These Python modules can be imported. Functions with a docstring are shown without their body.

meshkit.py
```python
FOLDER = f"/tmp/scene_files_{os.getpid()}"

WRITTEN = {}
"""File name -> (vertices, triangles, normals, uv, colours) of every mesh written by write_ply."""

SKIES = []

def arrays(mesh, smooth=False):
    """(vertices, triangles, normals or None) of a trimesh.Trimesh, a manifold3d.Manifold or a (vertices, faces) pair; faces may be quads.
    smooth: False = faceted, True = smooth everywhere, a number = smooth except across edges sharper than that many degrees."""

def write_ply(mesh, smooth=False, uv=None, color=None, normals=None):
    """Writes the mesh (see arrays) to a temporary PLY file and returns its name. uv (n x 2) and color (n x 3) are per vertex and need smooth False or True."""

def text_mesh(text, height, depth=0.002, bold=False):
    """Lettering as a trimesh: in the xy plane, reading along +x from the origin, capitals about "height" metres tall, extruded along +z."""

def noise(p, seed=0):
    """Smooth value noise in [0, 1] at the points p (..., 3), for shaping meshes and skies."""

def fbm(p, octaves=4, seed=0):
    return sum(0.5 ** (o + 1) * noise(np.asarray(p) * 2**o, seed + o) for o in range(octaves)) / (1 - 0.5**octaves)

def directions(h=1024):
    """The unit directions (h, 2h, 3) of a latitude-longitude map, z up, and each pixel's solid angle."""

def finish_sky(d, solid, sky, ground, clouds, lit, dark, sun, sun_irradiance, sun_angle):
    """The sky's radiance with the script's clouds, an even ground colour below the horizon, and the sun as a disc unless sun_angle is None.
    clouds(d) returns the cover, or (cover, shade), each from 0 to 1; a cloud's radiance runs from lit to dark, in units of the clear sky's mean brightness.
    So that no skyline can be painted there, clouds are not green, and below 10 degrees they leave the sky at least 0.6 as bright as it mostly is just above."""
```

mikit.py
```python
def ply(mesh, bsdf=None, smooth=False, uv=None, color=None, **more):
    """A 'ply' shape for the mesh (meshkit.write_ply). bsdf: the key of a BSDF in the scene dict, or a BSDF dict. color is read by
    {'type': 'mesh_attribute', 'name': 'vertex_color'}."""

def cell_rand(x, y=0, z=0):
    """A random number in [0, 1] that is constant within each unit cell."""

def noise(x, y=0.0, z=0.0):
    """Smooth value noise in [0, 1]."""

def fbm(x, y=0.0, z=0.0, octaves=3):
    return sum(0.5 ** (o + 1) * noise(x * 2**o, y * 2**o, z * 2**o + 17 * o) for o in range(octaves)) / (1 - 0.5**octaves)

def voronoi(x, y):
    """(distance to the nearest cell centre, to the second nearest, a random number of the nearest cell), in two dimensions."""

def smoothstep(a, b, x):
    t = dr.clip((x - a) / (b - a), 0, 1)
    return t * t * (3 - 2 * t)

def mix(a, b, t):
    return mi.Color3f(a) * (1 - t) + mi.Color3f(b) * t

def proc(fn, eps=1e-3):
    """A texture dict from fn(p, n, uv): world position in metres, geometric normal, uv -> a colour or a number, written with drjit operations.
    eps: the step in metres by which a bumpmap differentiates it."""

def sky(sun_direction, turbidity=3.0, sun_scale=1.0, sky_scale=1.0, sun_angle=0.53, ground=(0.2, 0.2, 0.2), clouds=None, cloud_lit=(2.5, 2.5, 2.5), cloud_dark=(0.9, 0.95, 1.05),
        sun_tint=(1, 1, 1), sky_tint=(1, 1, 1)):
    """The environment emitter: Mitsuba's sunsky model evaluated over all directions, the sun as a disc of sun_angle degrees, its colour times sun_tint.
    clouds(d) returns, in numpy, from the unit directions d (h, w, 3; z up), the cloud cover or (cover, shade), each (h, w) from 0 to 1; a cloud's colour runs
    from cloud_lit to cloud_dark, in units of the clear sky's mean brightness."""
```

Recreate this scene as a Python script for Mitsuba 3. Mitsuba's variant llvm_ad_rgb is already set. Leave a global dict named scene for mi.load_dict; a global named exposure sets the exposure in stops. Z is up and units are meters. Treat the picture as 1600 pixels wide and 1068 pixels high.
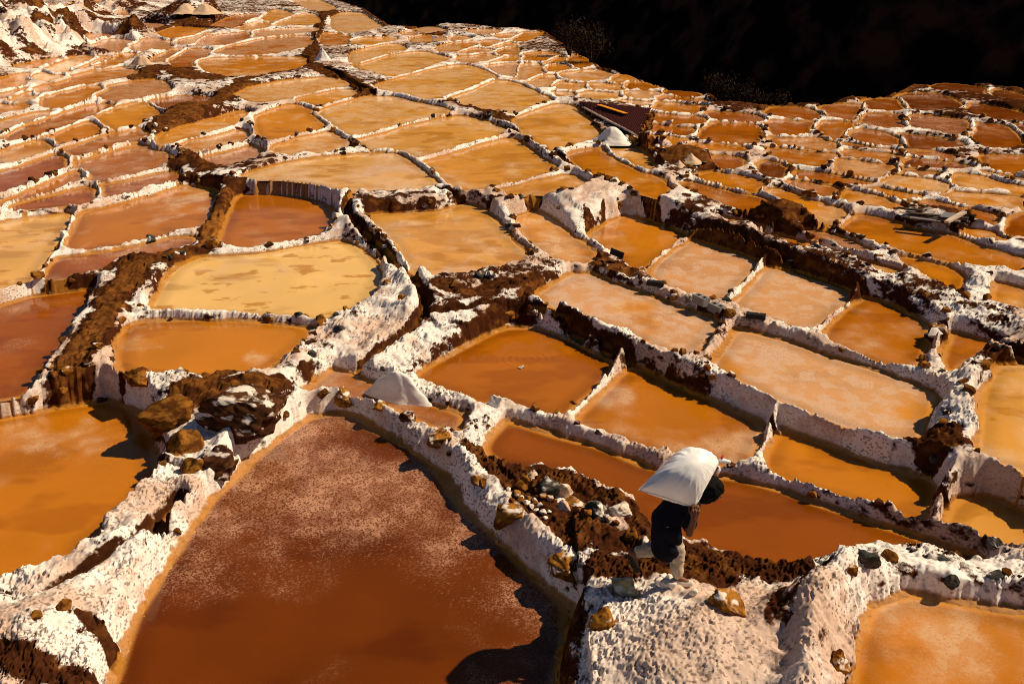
import math, random, numpy as np, trimesh, shapely, mitsuba as mi, drjit as dr, mikit, meshkit
from scipy.spatial import cKDTree, Delaunay
from mikit import proc, noise, fbm, voronoi, cell_rand, smoothstep, mix
import manifold3d as m3
T = mi.ScalarTransform4f
# ---------------------------------------------------------------- camera, sky, exposure
CAM_H, F_PX, PITCH = 7.4, 1570.0, math.radians(21.4)
FWD = np.array([0, math.cos(PITCH), -math.sin(PITCH)]); UPV = np.array([0, math.sin(PITCH), math.cos(PITCH)])
EYE = np.array([0, 0, CAM_H])
scene, labels = {}, {}
scene['camera'] = {'type': 'perspective', 'fov': math.degrees(2 * math.atan(800 / F_PX)), 'fov_axis': 'x', 'near_clip': 0.1, 'far_clip': 2000.0,
                   'to_world': T().look_at(origin=EYE.tolist(), target=(EYE + FWD).tolist(), up=[0, 0, 1])}
SUN = np.array([0.97, 0.20, 0.98]); SUN = SUN / np.linalg.norm(SUN)
scene['sky'] = mikit.sky(SUN.tolist(), turbidity=2.5, sky_scale=0.30, sun_tint=(1.0, 0.95, 0.87), ground=(0.1, 0.07, 0.05))
exposure = 1.9

def at(px, py, z=0.0):
    """the point at height z seen at a pixel of the 1600 x 1068 photograph"""
    px, py = np.asarray(px, float), np.asarray(py, float)
    d = FWD + ((px - 800) / F_PX)[..., None] * np.array([1.0, 0, 0]) + ((534 - py) / F_PX)[..., None] * UPV
    t = (z - CAM_H) / np.minimum(d[..., 2], -0.03)
    return EYE + d * np.asarray(t)[..., None]

def add(key, shape, label=None, category=None, group=None, kind=None):
    if key in scene:
        n = 1
        while f'{key}_{n:03d}' in scene: n += 1
        key = f'{key}_{n:03d}'
    scene[key] = shape
    e = {k: v for k, v in (('label', label), ('category', category), ('group', group), ('kind', kind)) if v}
    if e: labels[key] = e
    return key
ROOTS = {}
def thing(name, label, category, group=None, kind=None):
    n = ROOTS.get(name, 0); ROOTS[name] = n + 1
    key = name if n == 0 else f'{name}_{n:03d}'
    e = {k: v for k, v in (('label', label), ('category', category), ('group', group), ('kind', kind)) if v}
    labels[key] = e
    return key
# ---------------------------------------------------------------- salt ponds: outline as seen, colour, crust, level, description
TILES = {'F': (0, 0, 1), 'a': (0, 0, 4), 'b': (400, 0, 4), 'c': (800, 0, 4), 'd': (1200, 100, 4), 'e': (0, 267, 4), 'g': (800, 267, 4), 'h': (1200, 300, 4)}
# tile; outline; hue 0 cream .. 4 dark brown; crust 0..1; level in metres; label
PONDS = [l.split(';') for l in """
F;182,1068 190,1035 207,981 248,910 287,848 323,793 393,722 450,676 490,652 530,646 560,652 580,668 640,700 688,742 722,800 762,832 802,872 842,908 884,948 876,1005 868,1068 868,1115 170,1115;4.0;.62;0;largest and nearest pond, dark red brown with a pinkish crust over its far half
F;-70,664 0,656 100,637 175,627 212,644 240,689 242,724 249,738 235,754 200,792 170,816 145,836 135,864 107,883 32,907 0,924 -70,955;2.35;.12;0;ochre pond at the left edge below the heap of big brown boulders
F;-70,500 0,480 45,465 100,458 150,451 148,464 132,484 115,512 100,539 65,584 37,622 0,634 -70,645;3.1;.18;.3;brown pond at the left edge, left of the dark earth track
F;195,510 220,503 300,500 400,503 470,511 490,518 470,536 440,560 405,579 370,585 250,583 185,580 182,560 188,530;2.1;.15;.5;orange pond with a straight far wall, just below the big cream pond
F;232,487 250,452 270,422 310,402 400,398 475,384 532,376 560,384 585,407 597,427 590,449 575,474 545,493 510,500 400,490 280,487;0.35;.25;.55;big cream yellow pond with rounded right end beside the white salt slope
F;375,312 385,305 440,304 482,310 507,315 515,324 510,349 507,362 475,373 400,386 350,384 360,350;2.6;.12;.6;brown orange square pond right behind the big cream pond
F;132,334 190,320 250,304 292,291 310,296 332,299 327,317 315,352 275,356 225,371 125,387 111,383 120,365;2.4;.3;.6;tan brown pond left of the sloping brown earth bank
F;-70,362 0,349 60,339 100,334 112,340 100,367 72,397 42,442 0,454 -70,472;0.9;.3;.55;pale tan pond cut by the left edge of the photo
F;90,404 175,392 275,372 302,372 295,389 250,399 187,412 160,422 100,437 70,440 75,422;3.0;.5;.58;long narrow mauve brown pond above the dark earth track
F;467,620 522,572 575,596 640,622 727,649 708,688 672,664 600,632 530,614;2.9;.5;.22;small brown pond holding the heap of fresh white salt
F;645,588 700,558 750,532 790,513 840,513 895,533 962,569 935,600 905,625 885,645 862,647 800,626 775,617 762,627 700,607;2.8;.06;.25;brown orange pond with ring ripples and a floating scrap
F;987,570 1050,602 1115,627 1185,659 1192,675 1183,700 1173,721 1110,722 1040,706 950,674 896,658 940,616;2.5;.3;.25;orange brown pond directly behind the white sack
F;790,656 755,700 775,714 800,725 840,724 890,738 935,765 985,787 1010,815 1040,845 1070,852 1125,868 1200,897 1290,893 1300,882 1335,868 1375,860 1450,866 1500,883 1530,886 1526,868 1450,846 1375,822 1312,801 1200,761 1150,747 1110,745 1017,733 950,704 875,684;3.4;.03;.2;long dark brown pond behind the walking man
F;1220,670 1275,690 1320,707 1375,727 1440,747 1463,765 1450,800 1445,815 1400,800 1362,785 1275,760 1193,731 1199,705;2.3;.05;.25;plain orange pond right of the sack, between two straight salt walls
F;1485,795 1500,779 1532,771 1567,780 1600,799 1670,840 1670,890 1600,863 1562,856 1512,833 1480,826 1475,811;1.4;.12;.25;round yellow pond at the right edge
F;1332,1075 1342,1013 1350,976 1362,951 1395,936 1425,931 1475,941 1525,951 1600,961 1670,972 1670,1115 1325,1115;2.4;.35;.5;tan pond in the bottom right corner inside a thick crusted wall
F;1150,514 1232,534 1290,555 1360,577 1425,598 1464,614 1456,650 1445,680 1420,692 1385,688 1325,671 1250,641 1200,620 1150,594 1108,574 1130,545;1.7;.70;.55;long pale pink crusted pond right of centre
F;830,464 875,437 895,428 920,427 975,447 1025,467 1075,484 1126,503 1118,515 1100,539 1078,560 1050,549 1017,534 982,517 925,499 880,482;1.9;.68;.55;pale pink pond with an orange stain, behind the rippled pond
F;1080,375 1125,388 1188,409 1175,427 1155,447 1121,476 1075,464 1014,434 1025,412 1062,385;2.0;.72;.6;pinkish crusted pond left of the thin stone divider
F;1197,416 1250,430 1331,457 1323,475 1298,497 1266,521 1225,510 1198,504 1142,474 1170,449;1.9;.75;.6;pinkish crusted pond between two thin stone dividers
F;1349,463 1395,477 1454,511 1448,530 1436,576 1375,561 1312,541 1283,527 1300,502;2.6;.33;.6;orange brown pond with pale blotches under the dark terrace wall
F;1487,518 1537,531 1575,542 1537,549 1512,565 1500,568 1490,586 1477,584 1476,554;2.6;.35;.62;small orange pond wedged below the dark terrace wall at right
F;1557,570 1600,571 1670,580 1670,770 1600,746 1575,731 1523,714 1527,674 1536,609;1.3;.5;.7;pale cream pond at the right edge behind a tall crusted wall
F;572,337 640,333 687,333 725,320 750,326 775,349 800,380 824,402 800,413 750,427 675,434 645,422 625,382 595,352;1.6;.3;.7;ochre pond in the centre, enclosed by the winding water channel
F;805,342 837,330 857,339 880,362 907,379 926,394 922,406 887,408 857,398 832,378 815,355;2.3;.25;.6;narrow orange brown pond left of the white salt cliff
F;918,369 985,335 1025,350 1074,369 1050,387 1015,408 998,421 960,394;2.7;.15;.5;brown pond at the foot of the white salt cliff
F;383,278 405,268 475,250 575,240 615,241 640,256 660,270 680,292 662,300 612,299 540,300 500,294 425,287;1.2;.35;1.0;large pale half moon pond left of centre
F;668,253 700,246 762,225 800,217 825,237 864,263 840,272 800,283 750,291 720,292 702,277 682,266;1.8;.2;1.0;orange tan pond right of the large half moon pond
F;787,297 850,283 890,274 920,288 895,298 840,299 805,302;2.0;.4;1.0;thin tan pond just above the white salt cliff
F;562,218 650,197 720,181 762,194 785,204 762,214 700,231 655,243 630,234 605,230 580,231;1.6;.25;1.05;long ochre pond edged with a row of dark stones
F;502,175 580,151 612,152 637,160 687,170 694,175 650,186 600,201 557,211 540,200;1.6;.38;1.1;tan pond with milky patches in the upper middle
F;407,182 457,163 482,175 508,195 475,206 424,216 413,206;2.3;.2;1.1;small orange pond with a tapered left end, upper middle
F;434,232 462,216 512,206 532,216 543,226 512,234 440,237;1.9;.3;1.05;small tan pond behind the half moon pond
F;473,155 512,143 542,141 551,150 525,156 495,166;2.2;.2;1.15;small brown orange pond below the curved dark bank
F;378,150 400,137 450,127 507,122 529,128 536,137 500,144 450,156 402,161;2.1;.38;1.15;wide tan pond with a milky left end, upper left of centre
F;807,190 845,173 875,163 895,171 912,190 928,214 900,221 865,231 838,215;1.8;.35;1.1;orange tan pond left of the maroon shed roof
F;708,155 750,143 780,126 800,131 825,143 855,158 825,166 800,175 762,170 727,161;1.5;.4;1.15;pale tan pond below the long straight salt wall
F;595,135 637,122 718,101 750,111 768,123 725,139 687,153 650,149 612,140;1.6;.3;1.2;long ochre pond right of the dark bank corner
F;558,102 612,88 656,81 698,92 650,106 617,119 577,110;1.6;.35;1.2;ochre pond in the upper middle, right of the salt cone
b;630,328 850,275 925,308 700,378 625,393;1.9;.4;1.2
b;612,262 700,238 850,232 840,258 660,285;2.3;.3;1.2
b;492,112 560,78 640,82 720,140 770,175 650,198 560,208 502,180;1.5;.5;1.2
b;232,5 378,0 470,42 488,58 430,73 340,60;1.8;.5;1.2
b;442,212 520,202 585,268 480,293 432,268;3.0;.3;1.2
b;125,162 330,78 378,128 365,152 250,158;1.7;.4;1.2
b;32,138 130,58 228,97 108,138;2.0;.3;1.2
b;-10,215 60,187 358,172 368,196 200,210 10,228;2.6;.6;1.2
F;340,84 365,73 400,65 430,58 479,56 481,66 470,77 425,84 380,87;2.6;.6;1.15
F;320,97 340,91 400,90 468,90 468,104 437,111 400,119 362,120 330,110;2.3;.45;1.1
F;303,71 325,56 390,50 391,59 342,71;3.0;.5;1.15
F;334,42 367,26 400,22 400,28 360,44;2.9;.5;1.2
a;1490,183 1560,143 1640,133 1690,150 1640,175 1550,190;2.1;.4;1.2
a;732,190 830,143 1028,152 960,178 880,202 765,194;2.9;.75;1.25
a;1002,214 1110,168 1278,178 1180,222 1080,238;2.2;.1;1.2
a;1102,274 1300,203 1328,216 1190,286;2.8;.6;1.2
a;605,288 700,243 818,261 750,298 700,332 622,308;2.7;.8;1.15
a;802,290 950,238 1078,270 1020,308 870,318;2.8;.6;1.15
a;463,258 600,208 688,221 560,263;2.6;.4;1.2
a;1093,383 1180,308 1288,311 1240,368 1150,426;2.9;.4;1.1
a;1012,358 1130,302 1150,308 1030,378 955,396;2.6;.4;1.1
a;293,418 500,348 588,371 430,437 390,452;2.0;.5;1.15
a;133,410 400,362 418,376 200,437 143,438;2.6;.4;1.2
a;435,453 650,352 718,366 560,412;2.0;.3;1.12
a;585,400 830,328 856,345 650,427 595,428;2.4;.3;1.1
a;-40,510 180,457 188,480 80,537 -40,560;2.3;.3;1.15
a;172,488 270,448 358,481 300,507 205,500;1.9;.3;1.15
a;245,560 500,472 740,418 828,460 750,488 540,527 265,588;2.5;.35;1.08
a;-40,595 100,562 178,552 60,608 -40,622;2.7;.4;1.1
a;65,618 200,568 190,598 140,625;2.3;.5;1.05
a;-40,655 130,657 108,680 -40,715;2.2;.3;1.0
a;295,600 560,533 598,580 520,598 490,648 330,677 320,620;2.4;.4;1.05
a;595,598 780,522 958,502 1018,550 1008,577 860,598 720,617 610,608;2.8;.6;1.05
a;-40,785 280,702 326,711 50,797 -40,825;2.4;.7;1.0
a;34,860 130,792 560,653 675,647 655,680 540,728 250,837 62,887;2.7;.35;.95
a;623,710 870,643 890,662 985,730 885,758 740,797 692,758;1.7;.2;1.0
a;925,630 1100,602 1285,612 1266,638 1160,677 1040,707 992,680;3.5;.2;.9
a;294,858 540,763 636,800 590,837 380,905 332,876;2.3;.2;.95
a;14,958 270,873 334,914 160,977 22,1015;1.7;.3;.9
a;405,940 840,803 893,858 700,917 480,980 432,957;2.9;.4;.93
a;1025,868 1060,833 1540,693 1516,758 1280,827 1120,857 1032,895;1.8;.25;.95
a;1172,888 1498,813 1526,858 1460,896 1200,947 1182,926;2.3;.5;.92
a;1285,980 1550,912 1598,932 1598,995 1400,1032 1295,1015;3.0;.6;.85
F;126,251 208,227 238,233 261,248 260,257 200,274 150,284 139,272 129,262;2.9;.5;.8
F;-50,288 0,272 88,239 106,250 90,264 0,298 -50,314;3.1;.2;.85
F;-50,332 0,317 50,295 112,269 124,268 133,282 95,291 50,308 0,323 -50,338;2.6;.2;.75
F;13,329 16,322 92,303 138,294 143,307 140,316 125,320 50,328;2.9;.1;.7
F;161,305 161,290 267,270 273,278 237,288 185,303;3.0;.5;.75
a;312,30 388,22 418,44 332,58;2.4;.5;1.2
a;345,66 440,53 468,80 382,93;2.8;.6;1.2
a;395,122 478,102 538,120 425,148;2.4;.5;1.2
a;455,20 508,12 526,28 472,43;2.5;.5;1.2
a;545,42 600,28 616,44 562,62;2.6;.5;1.2
a;615,82 688,63 706,88 642,107;2.6;.5;1.2
a;705,75 768,63 778,98 732,107;2.5;.4;1.2
a;562,8 618,2 636,18 592,24;2.5;.4;1.2
b;1022,210 1002,192 1080,168 1158,187 1166,208 1060,214;2.7;.7;1.2
b;922,210 988,192 1012,210 960,223;2.5;.5;1.2
b;985,244 1062,222 1188,236 1196,248 1050,267 1002,260;2.8;.4;1.2
b;1175,243 1232,223 1336,241 1238,262;2.7;.3;1.2
b;1343,200 1380,188 1506,188 1496,205 1420,213;2.8;.7;1.25
b;1155,303 1262,263 1378,258 1366,279 1240,316 1190,327;2.7;.35;1.18
b;1400,274 1432,253 1536,262 1450,293 1412,288;2.8;.3;1.2
b;1288,330 1380,294 1466,320 1340,342;2.8;.4;1.18
b;1295,378 1302,358 1410,338 1495,351 1440,378 1330,388;2.8;.3;1.15
b;1495,330 1560,298 1608,302 1598,348 1520,348;2.9;.3;1.18
b;1445,398 1520,373 1600,350 1634,380 1480,402;2.3;.3;1.15
b;1475,405 1590,393 1670,440 1640,490 1560,468 1494,430;2.6;.6;1.15
b;1512,234 1550,213 1616,213 1596,238;2.6;.3;1.22
b;1465,300 1600,258 1616,288 1520,312;2.5;.4;1.2
c;2,248 90,203 168,203 150,228 60,267 2,263;2.6;.1;1.25
c;53,378 110,338 200,328 276,346 190,383;2.7;.2;1.2
c;203,400 300,353 346,362 328,393 217,408;2.5;.2;1.2
c;345,372 380,348 428,367 466,408 400,426 352,400;3.1;.1;1.2
c;72,402 170,393 188,448 70,497 35,488 45,430;2.5;.45;1.15
c;204,430 232,412 328,398 374,428 300,446 234,456;2.6;.2;1.18
c;105,510 190,473 266,473 276,500 240,528 192,541;2.4;.3;1.15
c;294,468 322,453 510,438 604,475 586,498 470,511 312,497;2.2;.5;1.15
c;614,500 670,468 734,500 690,517;2.3;.3;1.18
c;256,545 302,508 456,527 428,557 390,567 300,556;2.3;.3;1.12
c;480,545 492,518 560,518 674,546 656,571 500,561;2.1;.2;1.13
c;706,545 732,513 790,523 872,554 720,557;3.4;.1;1.15
c;426,590 462,569 646,582 644,610 480,606 434,598;1.9;.3;1.1
c;695,595 722,568 884,577 856,606 740,607;2.2;.5;1.12
c;286,573 370,578 404,598 334,602;2.4;.5;1.1
c;688,622 836,637 824,653 696,640;2.3;.5;1.1
c;985,585 1003,573 1128,583 1144,607 1060,607;3.0;.1;1.12
c;898,620 962,599 1148,622 1192,639 1100,642 934,628;2.5;.3;1.1
c;885,670 902,644 1000,639 1192,665 1128,696 960,687;2.0;.5;1.08
c;856,720 882,704 1174,737 1156,772 1000,762 856,748;2.3;.4;1.07
c;856,780 902,779 1102,802 1086,836 960,822 862,808;2.4;.15;1.06
c;876,852 960,844 1074,872 1064,892 960,897 884,883;1.9;.4;1.05
c;1186,860 1242,760 1524,788 1524,860 1486,900 1300,881 1194,877;2.5;.3;1.06
c;1236,720 1262,704 1470,718 1542,748 1400,751 1244,738;2.8;.4;1.08
c;1126,920 1152,899 1300,898 1462,938 1380,942 1200,928;2.0;.2;1.05
c;1276,982 1424,986 1396,1046 1322,1046 1294,1010;2.7;.5;1.05
c;876,912 970,918 1066,932 1056,948 1010,966 904,943;2.4;.3;1.05
c;636,922 758,913 836,1000 864,1056 780,1036 686,980;1.9;.2;1.05
F;889,240 940,231 955,247 1000,268 1038,288 1036,302 1020,305 975,289 912,262;2.2;.2;1.05;long curved orange pond right of the double stone channel
d;13,320 52,278 198,278 284,310 276,342 150,332;2.6;.2;1.1
d;0,353 250,363 256,380 218,436 92,426 0,418;2.6;.3;1.07
d;370,300 384,259 576,258 556,298 508,350 376,333;2.3;.3;1.1
d;305,400 354,354 496,363 486,400 458,455 402,451 314,418;2.1;.2;1.07
d;606,280 644,229 786,223 796,286 690,286;2.5;.2;1.1
d;576,350 614,304 796,318 824,386 760,391 586,362;2.3;.4;1.07
d;838,212 902,190 1050,189 1172,258 1100,276 980,286 876,268;3.0;.4;1.1
d;866,332 1000,329 1196,352 1214,380 1188,425 1000,396 876,378;2.4;.6;1.08
d;486,462 534,414 660,424 774,466 792,506 700,506;2.4;.3;1.05
d;856,444 960,454 1176,491 1184,508 1000,511 866,508;2.9;.3;1.05
d;-5,493 -5,462 120,469 330,459 376,492 392,540 280,526 60,498;2.2;.25;1.04
d;456,503 560,509 752,537 810,556 700,537 500,522;2.2;.2;1.04
d;496,560 524,544 650,549 776,562 802,588 760,606 620,596 506,578;2.0;.25;1.03
d;5,552 44,530 200,544 396,562 404,590 348,655 172,636 62,578;2.1;.3;1.02
d;406,637 434,594 560,604 746,632 762,668 640,704 444,666;1.9;.3;1.02
d;878,542 1000,549 1132,572 1122,596 930,566;2.3;.2;1.03
d;848,610 904,594 1060,604 1192,632 1246,648 1150,655 1000,646 856,624;3.0;.2;1.01
d;830,652 960,664 1052,691 1040,697 838,679;2.4;.5;1.0
d;752,744 774,695 870,704 1076,742 1102,768 1066,785 900,771;1.3;.25;1.0
d;-20,630 0,614 96,624 84,668 56,704 0,696 -30,676;3.4;.3;1.0
d;160,688 176,674 420,694 628,740 560,741 330,716;2.4;.2;1.0
d;118,722 300,749 414,781 396,816 330,816 154,749;2.4;.35;.98
d;446,838 484,795 640,815 822,881 814,901 700,886 560,866;1.6;.15;.98
d;612,778 740,784 940,822 870,827 828,846 700,797;1.8;.15;.98
d;4,800 50,784 300,864 464,922 462,939 368,1004 330,994 184,886;1.6;.25;.95
d;1182,718 1224,690 1400,724 1600,764 1680,792 1600,797 1400,776 1206,756;1.4;.2;1.0
d;1116,838 1184,809 1400,814 1600,834 1572,868 1506,905 1400,900 1204,866;1.6;.15;.97
d;946,878 1002,859 1200,894 1405,947 1395,1000 1378,1022 1300,1006 1220,926 1050,915;2.4;.1;.96
d;1276,270 1312,254 1500,294 1640,334 1640,358 1450,346 1344,328;2.3;.1;1.1
d;1296,372 1450,384 1534,470 1542,506 1480,516 1344,506 1304,430;2.3;.2;1.06
d;1366,574 1640,584 1660,676 1500,676 1376,638;2.2;.1;1.02
d;1546,372 1640,384 1660,426 1605,416;2.6;.3;1.08
d;1060,150 1122,124 1326,153 1360,178 1200,161;3.0;.1;1.15
d;1390,186 1402,159 1600,214 1640,236 1450,206;2.6;.1;1.14
d;1366,674 1500,699 1640,734 1640,742 1450,706;2.0;.4;1.0
d;1526,1000 1556,954 1650,934 1680,1056 1506,1056;2.5;.1;.95
d;1576,918 1620,894 1660,912 1605,922;1.8;.3;.97
h;452,238 582,145 700,165 900,235 1140,275 1400,374 1576,414 1585,450 1536,515 1350,474 1150,444 950,394 760,354 562,286;2.5;.2;.92;long orange brown pond below the pile of planks at right
h;196,240 300,244 480,294 644,370 634,386 500,346 380,326;3.1;.6;.9;thin mauve pond curving under the low brown mound at right
h;765,402 900,413 1100,463 1234,513 1226,560 1216,652 1100,605 1002,556 880,468;2.3;.25;.85;orange pond left of the short thick salt wall at right
h;296,332 420,373 600,424 800,484 866,528 750,517 550,446 402,388;1.6;.5;.85;thin tan pond along the top of the dark terrace wall
h;-5,258 150,304 256,330 236,337 100,297 -5,273;2.2;.3;.87
h;1396,640 1414,560 1650,615 1660,786 1560,756 1402,706;1.8;.4;.83;tan pond at the right edge behind the long channel
h;1246,250 1262,224 1380,244 1484,300 1330,276;2.0;.4;.95
g;1165,42 1280,4 1500,53 1564,91 1516,126 1350,88;2.3;.3;1.0
g;1048,93 1130,75 1300,114 1540,174 1596,194 1596,226 1510,264 1330,206 1200,148;2.8;.4;.95;mauve brown pond left of the low brown mound at right
g;1296,293 1420,314 1600,374 1600,387 1400,338;2.2;.3;.88
""".strip().split('\n')]

def pond_pixels(tile, pts):
    ox, oy, s = TILES[tile]
    p = np.array([[float(v) for v in q.split(',')] for q in pts.split()])
    return p / s + [ox, oy]

def chaikin(p, n=2, closed=True, k=0.25):
    for _ in range(n):
        q = np.roll(p, -1, 0) if closed else p[1:]
        a = p if closed else p[:-1]
        r = np.stack([a * (1 - k) + q * k, a * k + q * (1 - k)], 1).reshape(-1, p.shape[1])
        p = r if closed else np.vstack([p[:1], r, p[-1:]])
    return p

FB = 0.12      # freeboard of a common wall over the water
def build_outlines():
    out = []
    for row in PONDS:
        px = pond_pixels(row[0], row[1])
        z = float(row[4])
        w = at(px[:, 0], px[:, 1], z)[:, :2]
        if shapely.Polygon(w).exterior.is_ccw is False: w, px = w[::-1], px[::-1]
        w = chaikin(chaikin(w, 1, k=0.13), 2)
        e = np.roll(w, -1, 0) - np.roll(w, 1, 0)
        n = np.stack([e[:, 1], -e[:, 0]], 1); n /= np.linalg.norm(n, axis=1, keepdims=True) + 1e-9
        dist = np.linalg.norm(w, axis=1, keepdims=True)
        c = -w / dist
        m = np.maximum(0, (n * c).sum(1, keepdims=True))
        out.append([w, c * m * FB * dist / (CAM_H - z) * 0.8, z])
    polys = []
    fac = np.ones(len(out))
    def poly(i): return shapely.Polygon(out[i][0] + out[i][1] * fac[i]).buffer(0)
    for rnd in range(4):
        polys = [poly(i) for i in range(len(out))]
        tree = shapely.STRtree(polys)
        hit = False
        for i, p in enumerate(polys):
            gap = 0.12 + 0.002 * np.linalg.norm(out[i][0].mean(0))
            for j in tree.query(p.buffer(gap)):
                if j != i and polys[j].distance(p) < gap:
                    far = i if np.linalg.norm(out[i][0].mean(0)) > np.linalg.norm(out[j][0].mean(0)) else j
                    if fac[far] > 0: fac[far] = max(0, fac[far] - 0.34); hit = True
        if not hit: break
    report = []
    for i in range(len(polys)):
        gap = 0.07 + 0.0015 * np.linalg.norm(out[i][0].mean(0))
        for j in tree.query(polys[i].buffer(gap)):
            if j != i and polys[j].distance(polys[i]) < gap:
                ov = polys[j].intersection(polys[i]).area
                if ov > 0.02: report.append((i, int(j), round(ov, 2)))
                far = i if np.linalg.norm(out[i][0].mean(0)) > np.linalg.norm(out[j][0].mean(0)) else j
                near = j if far == i else i
                q = polys[far].difference(polys[near].buffer(gap))
                if q.geom_type == 'MultiPolygon': q = max(q.geoms, key=lambda g: g.area)
                polys[far] = q
    for i in range(len(polys)):          # far ponds: let the outlines fill up to walls of real width
        d = np.linalg.norm(out[i][0].mean(0))
        if d < 24: continue
        gap = 0.13 + 0.0026 * d
        q = polys[i].buffer(min(0.45, 0.012 * d - 0.19))
        near = [polys[j].buffer(gap) for j in tree.query(q.buffer(gap)) if j != i]
        q = q.difference(shapely.union_all(near)) if near else q
        q = q.union(polys[i]).buffer(-0.05).buffer(0.05)
        if q.geom_type == 'MultiPolygon': q = max(q.geoms, key=lambda g: g.area)
        polys[i] = shapely.Polygon(q.exterior)
    return polys, [o[2] for o in out], report
POLYS, LEVELS, OVERLAPS = build_outlines()
# ---------------------------------------------------------------- the hillside: one height field, split into the banks of the ponds and the land between
NP = len(POLYS)
CENT = np.array([np.array(p.centroid.coords[0]) for p in POLYS]); LV = np.array(LEVELS)
def lines(txt):
    out = []
    for l in txt.strip().split('\n'):
        a = l.split(';'); out.append((np.array([[float(v) for v in q.split(',')] for q in a[0].split()]), *[float(v) for v in a[1:]]))
    return out
# water channels: course; level at start, at end; half width; depth
CANALS = lines("""
722,304 690,302 640,300 590,302 558,306 543,318 541,332 552,348 575,368 597,386 609,402 616,420 640,436 652,455 662,473 670,490 640,519 600,543 566,560;1.0;.5;.115;.24
670,490 700,487 740,479 790,470 840,468 880,483 925,507 1000,541 1100,584 1200,631 1300,680 1400,717 1500,757 1600,802 1680,835;.75;.7;.085;.28
700,304 745,308 790,304 850,301 905,298 960,285 990,296 1030,316 1062,336 1100,344 1180,369 1260,399 1340,430 1420,464 1500,500 1600,541 1680,570;1.12;1.0;.10;.24
500,106 522,111 545,126 570,141 610,152 650,165 700,176 760,187 805,200 845,222 880,247 930,272 960,285;1.3;1.15;.12;.24
-30,975 30,958 80,928 130,893 180,868 225,843 248,802 278,768;.3;.32;.125;.34
""")
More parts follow.
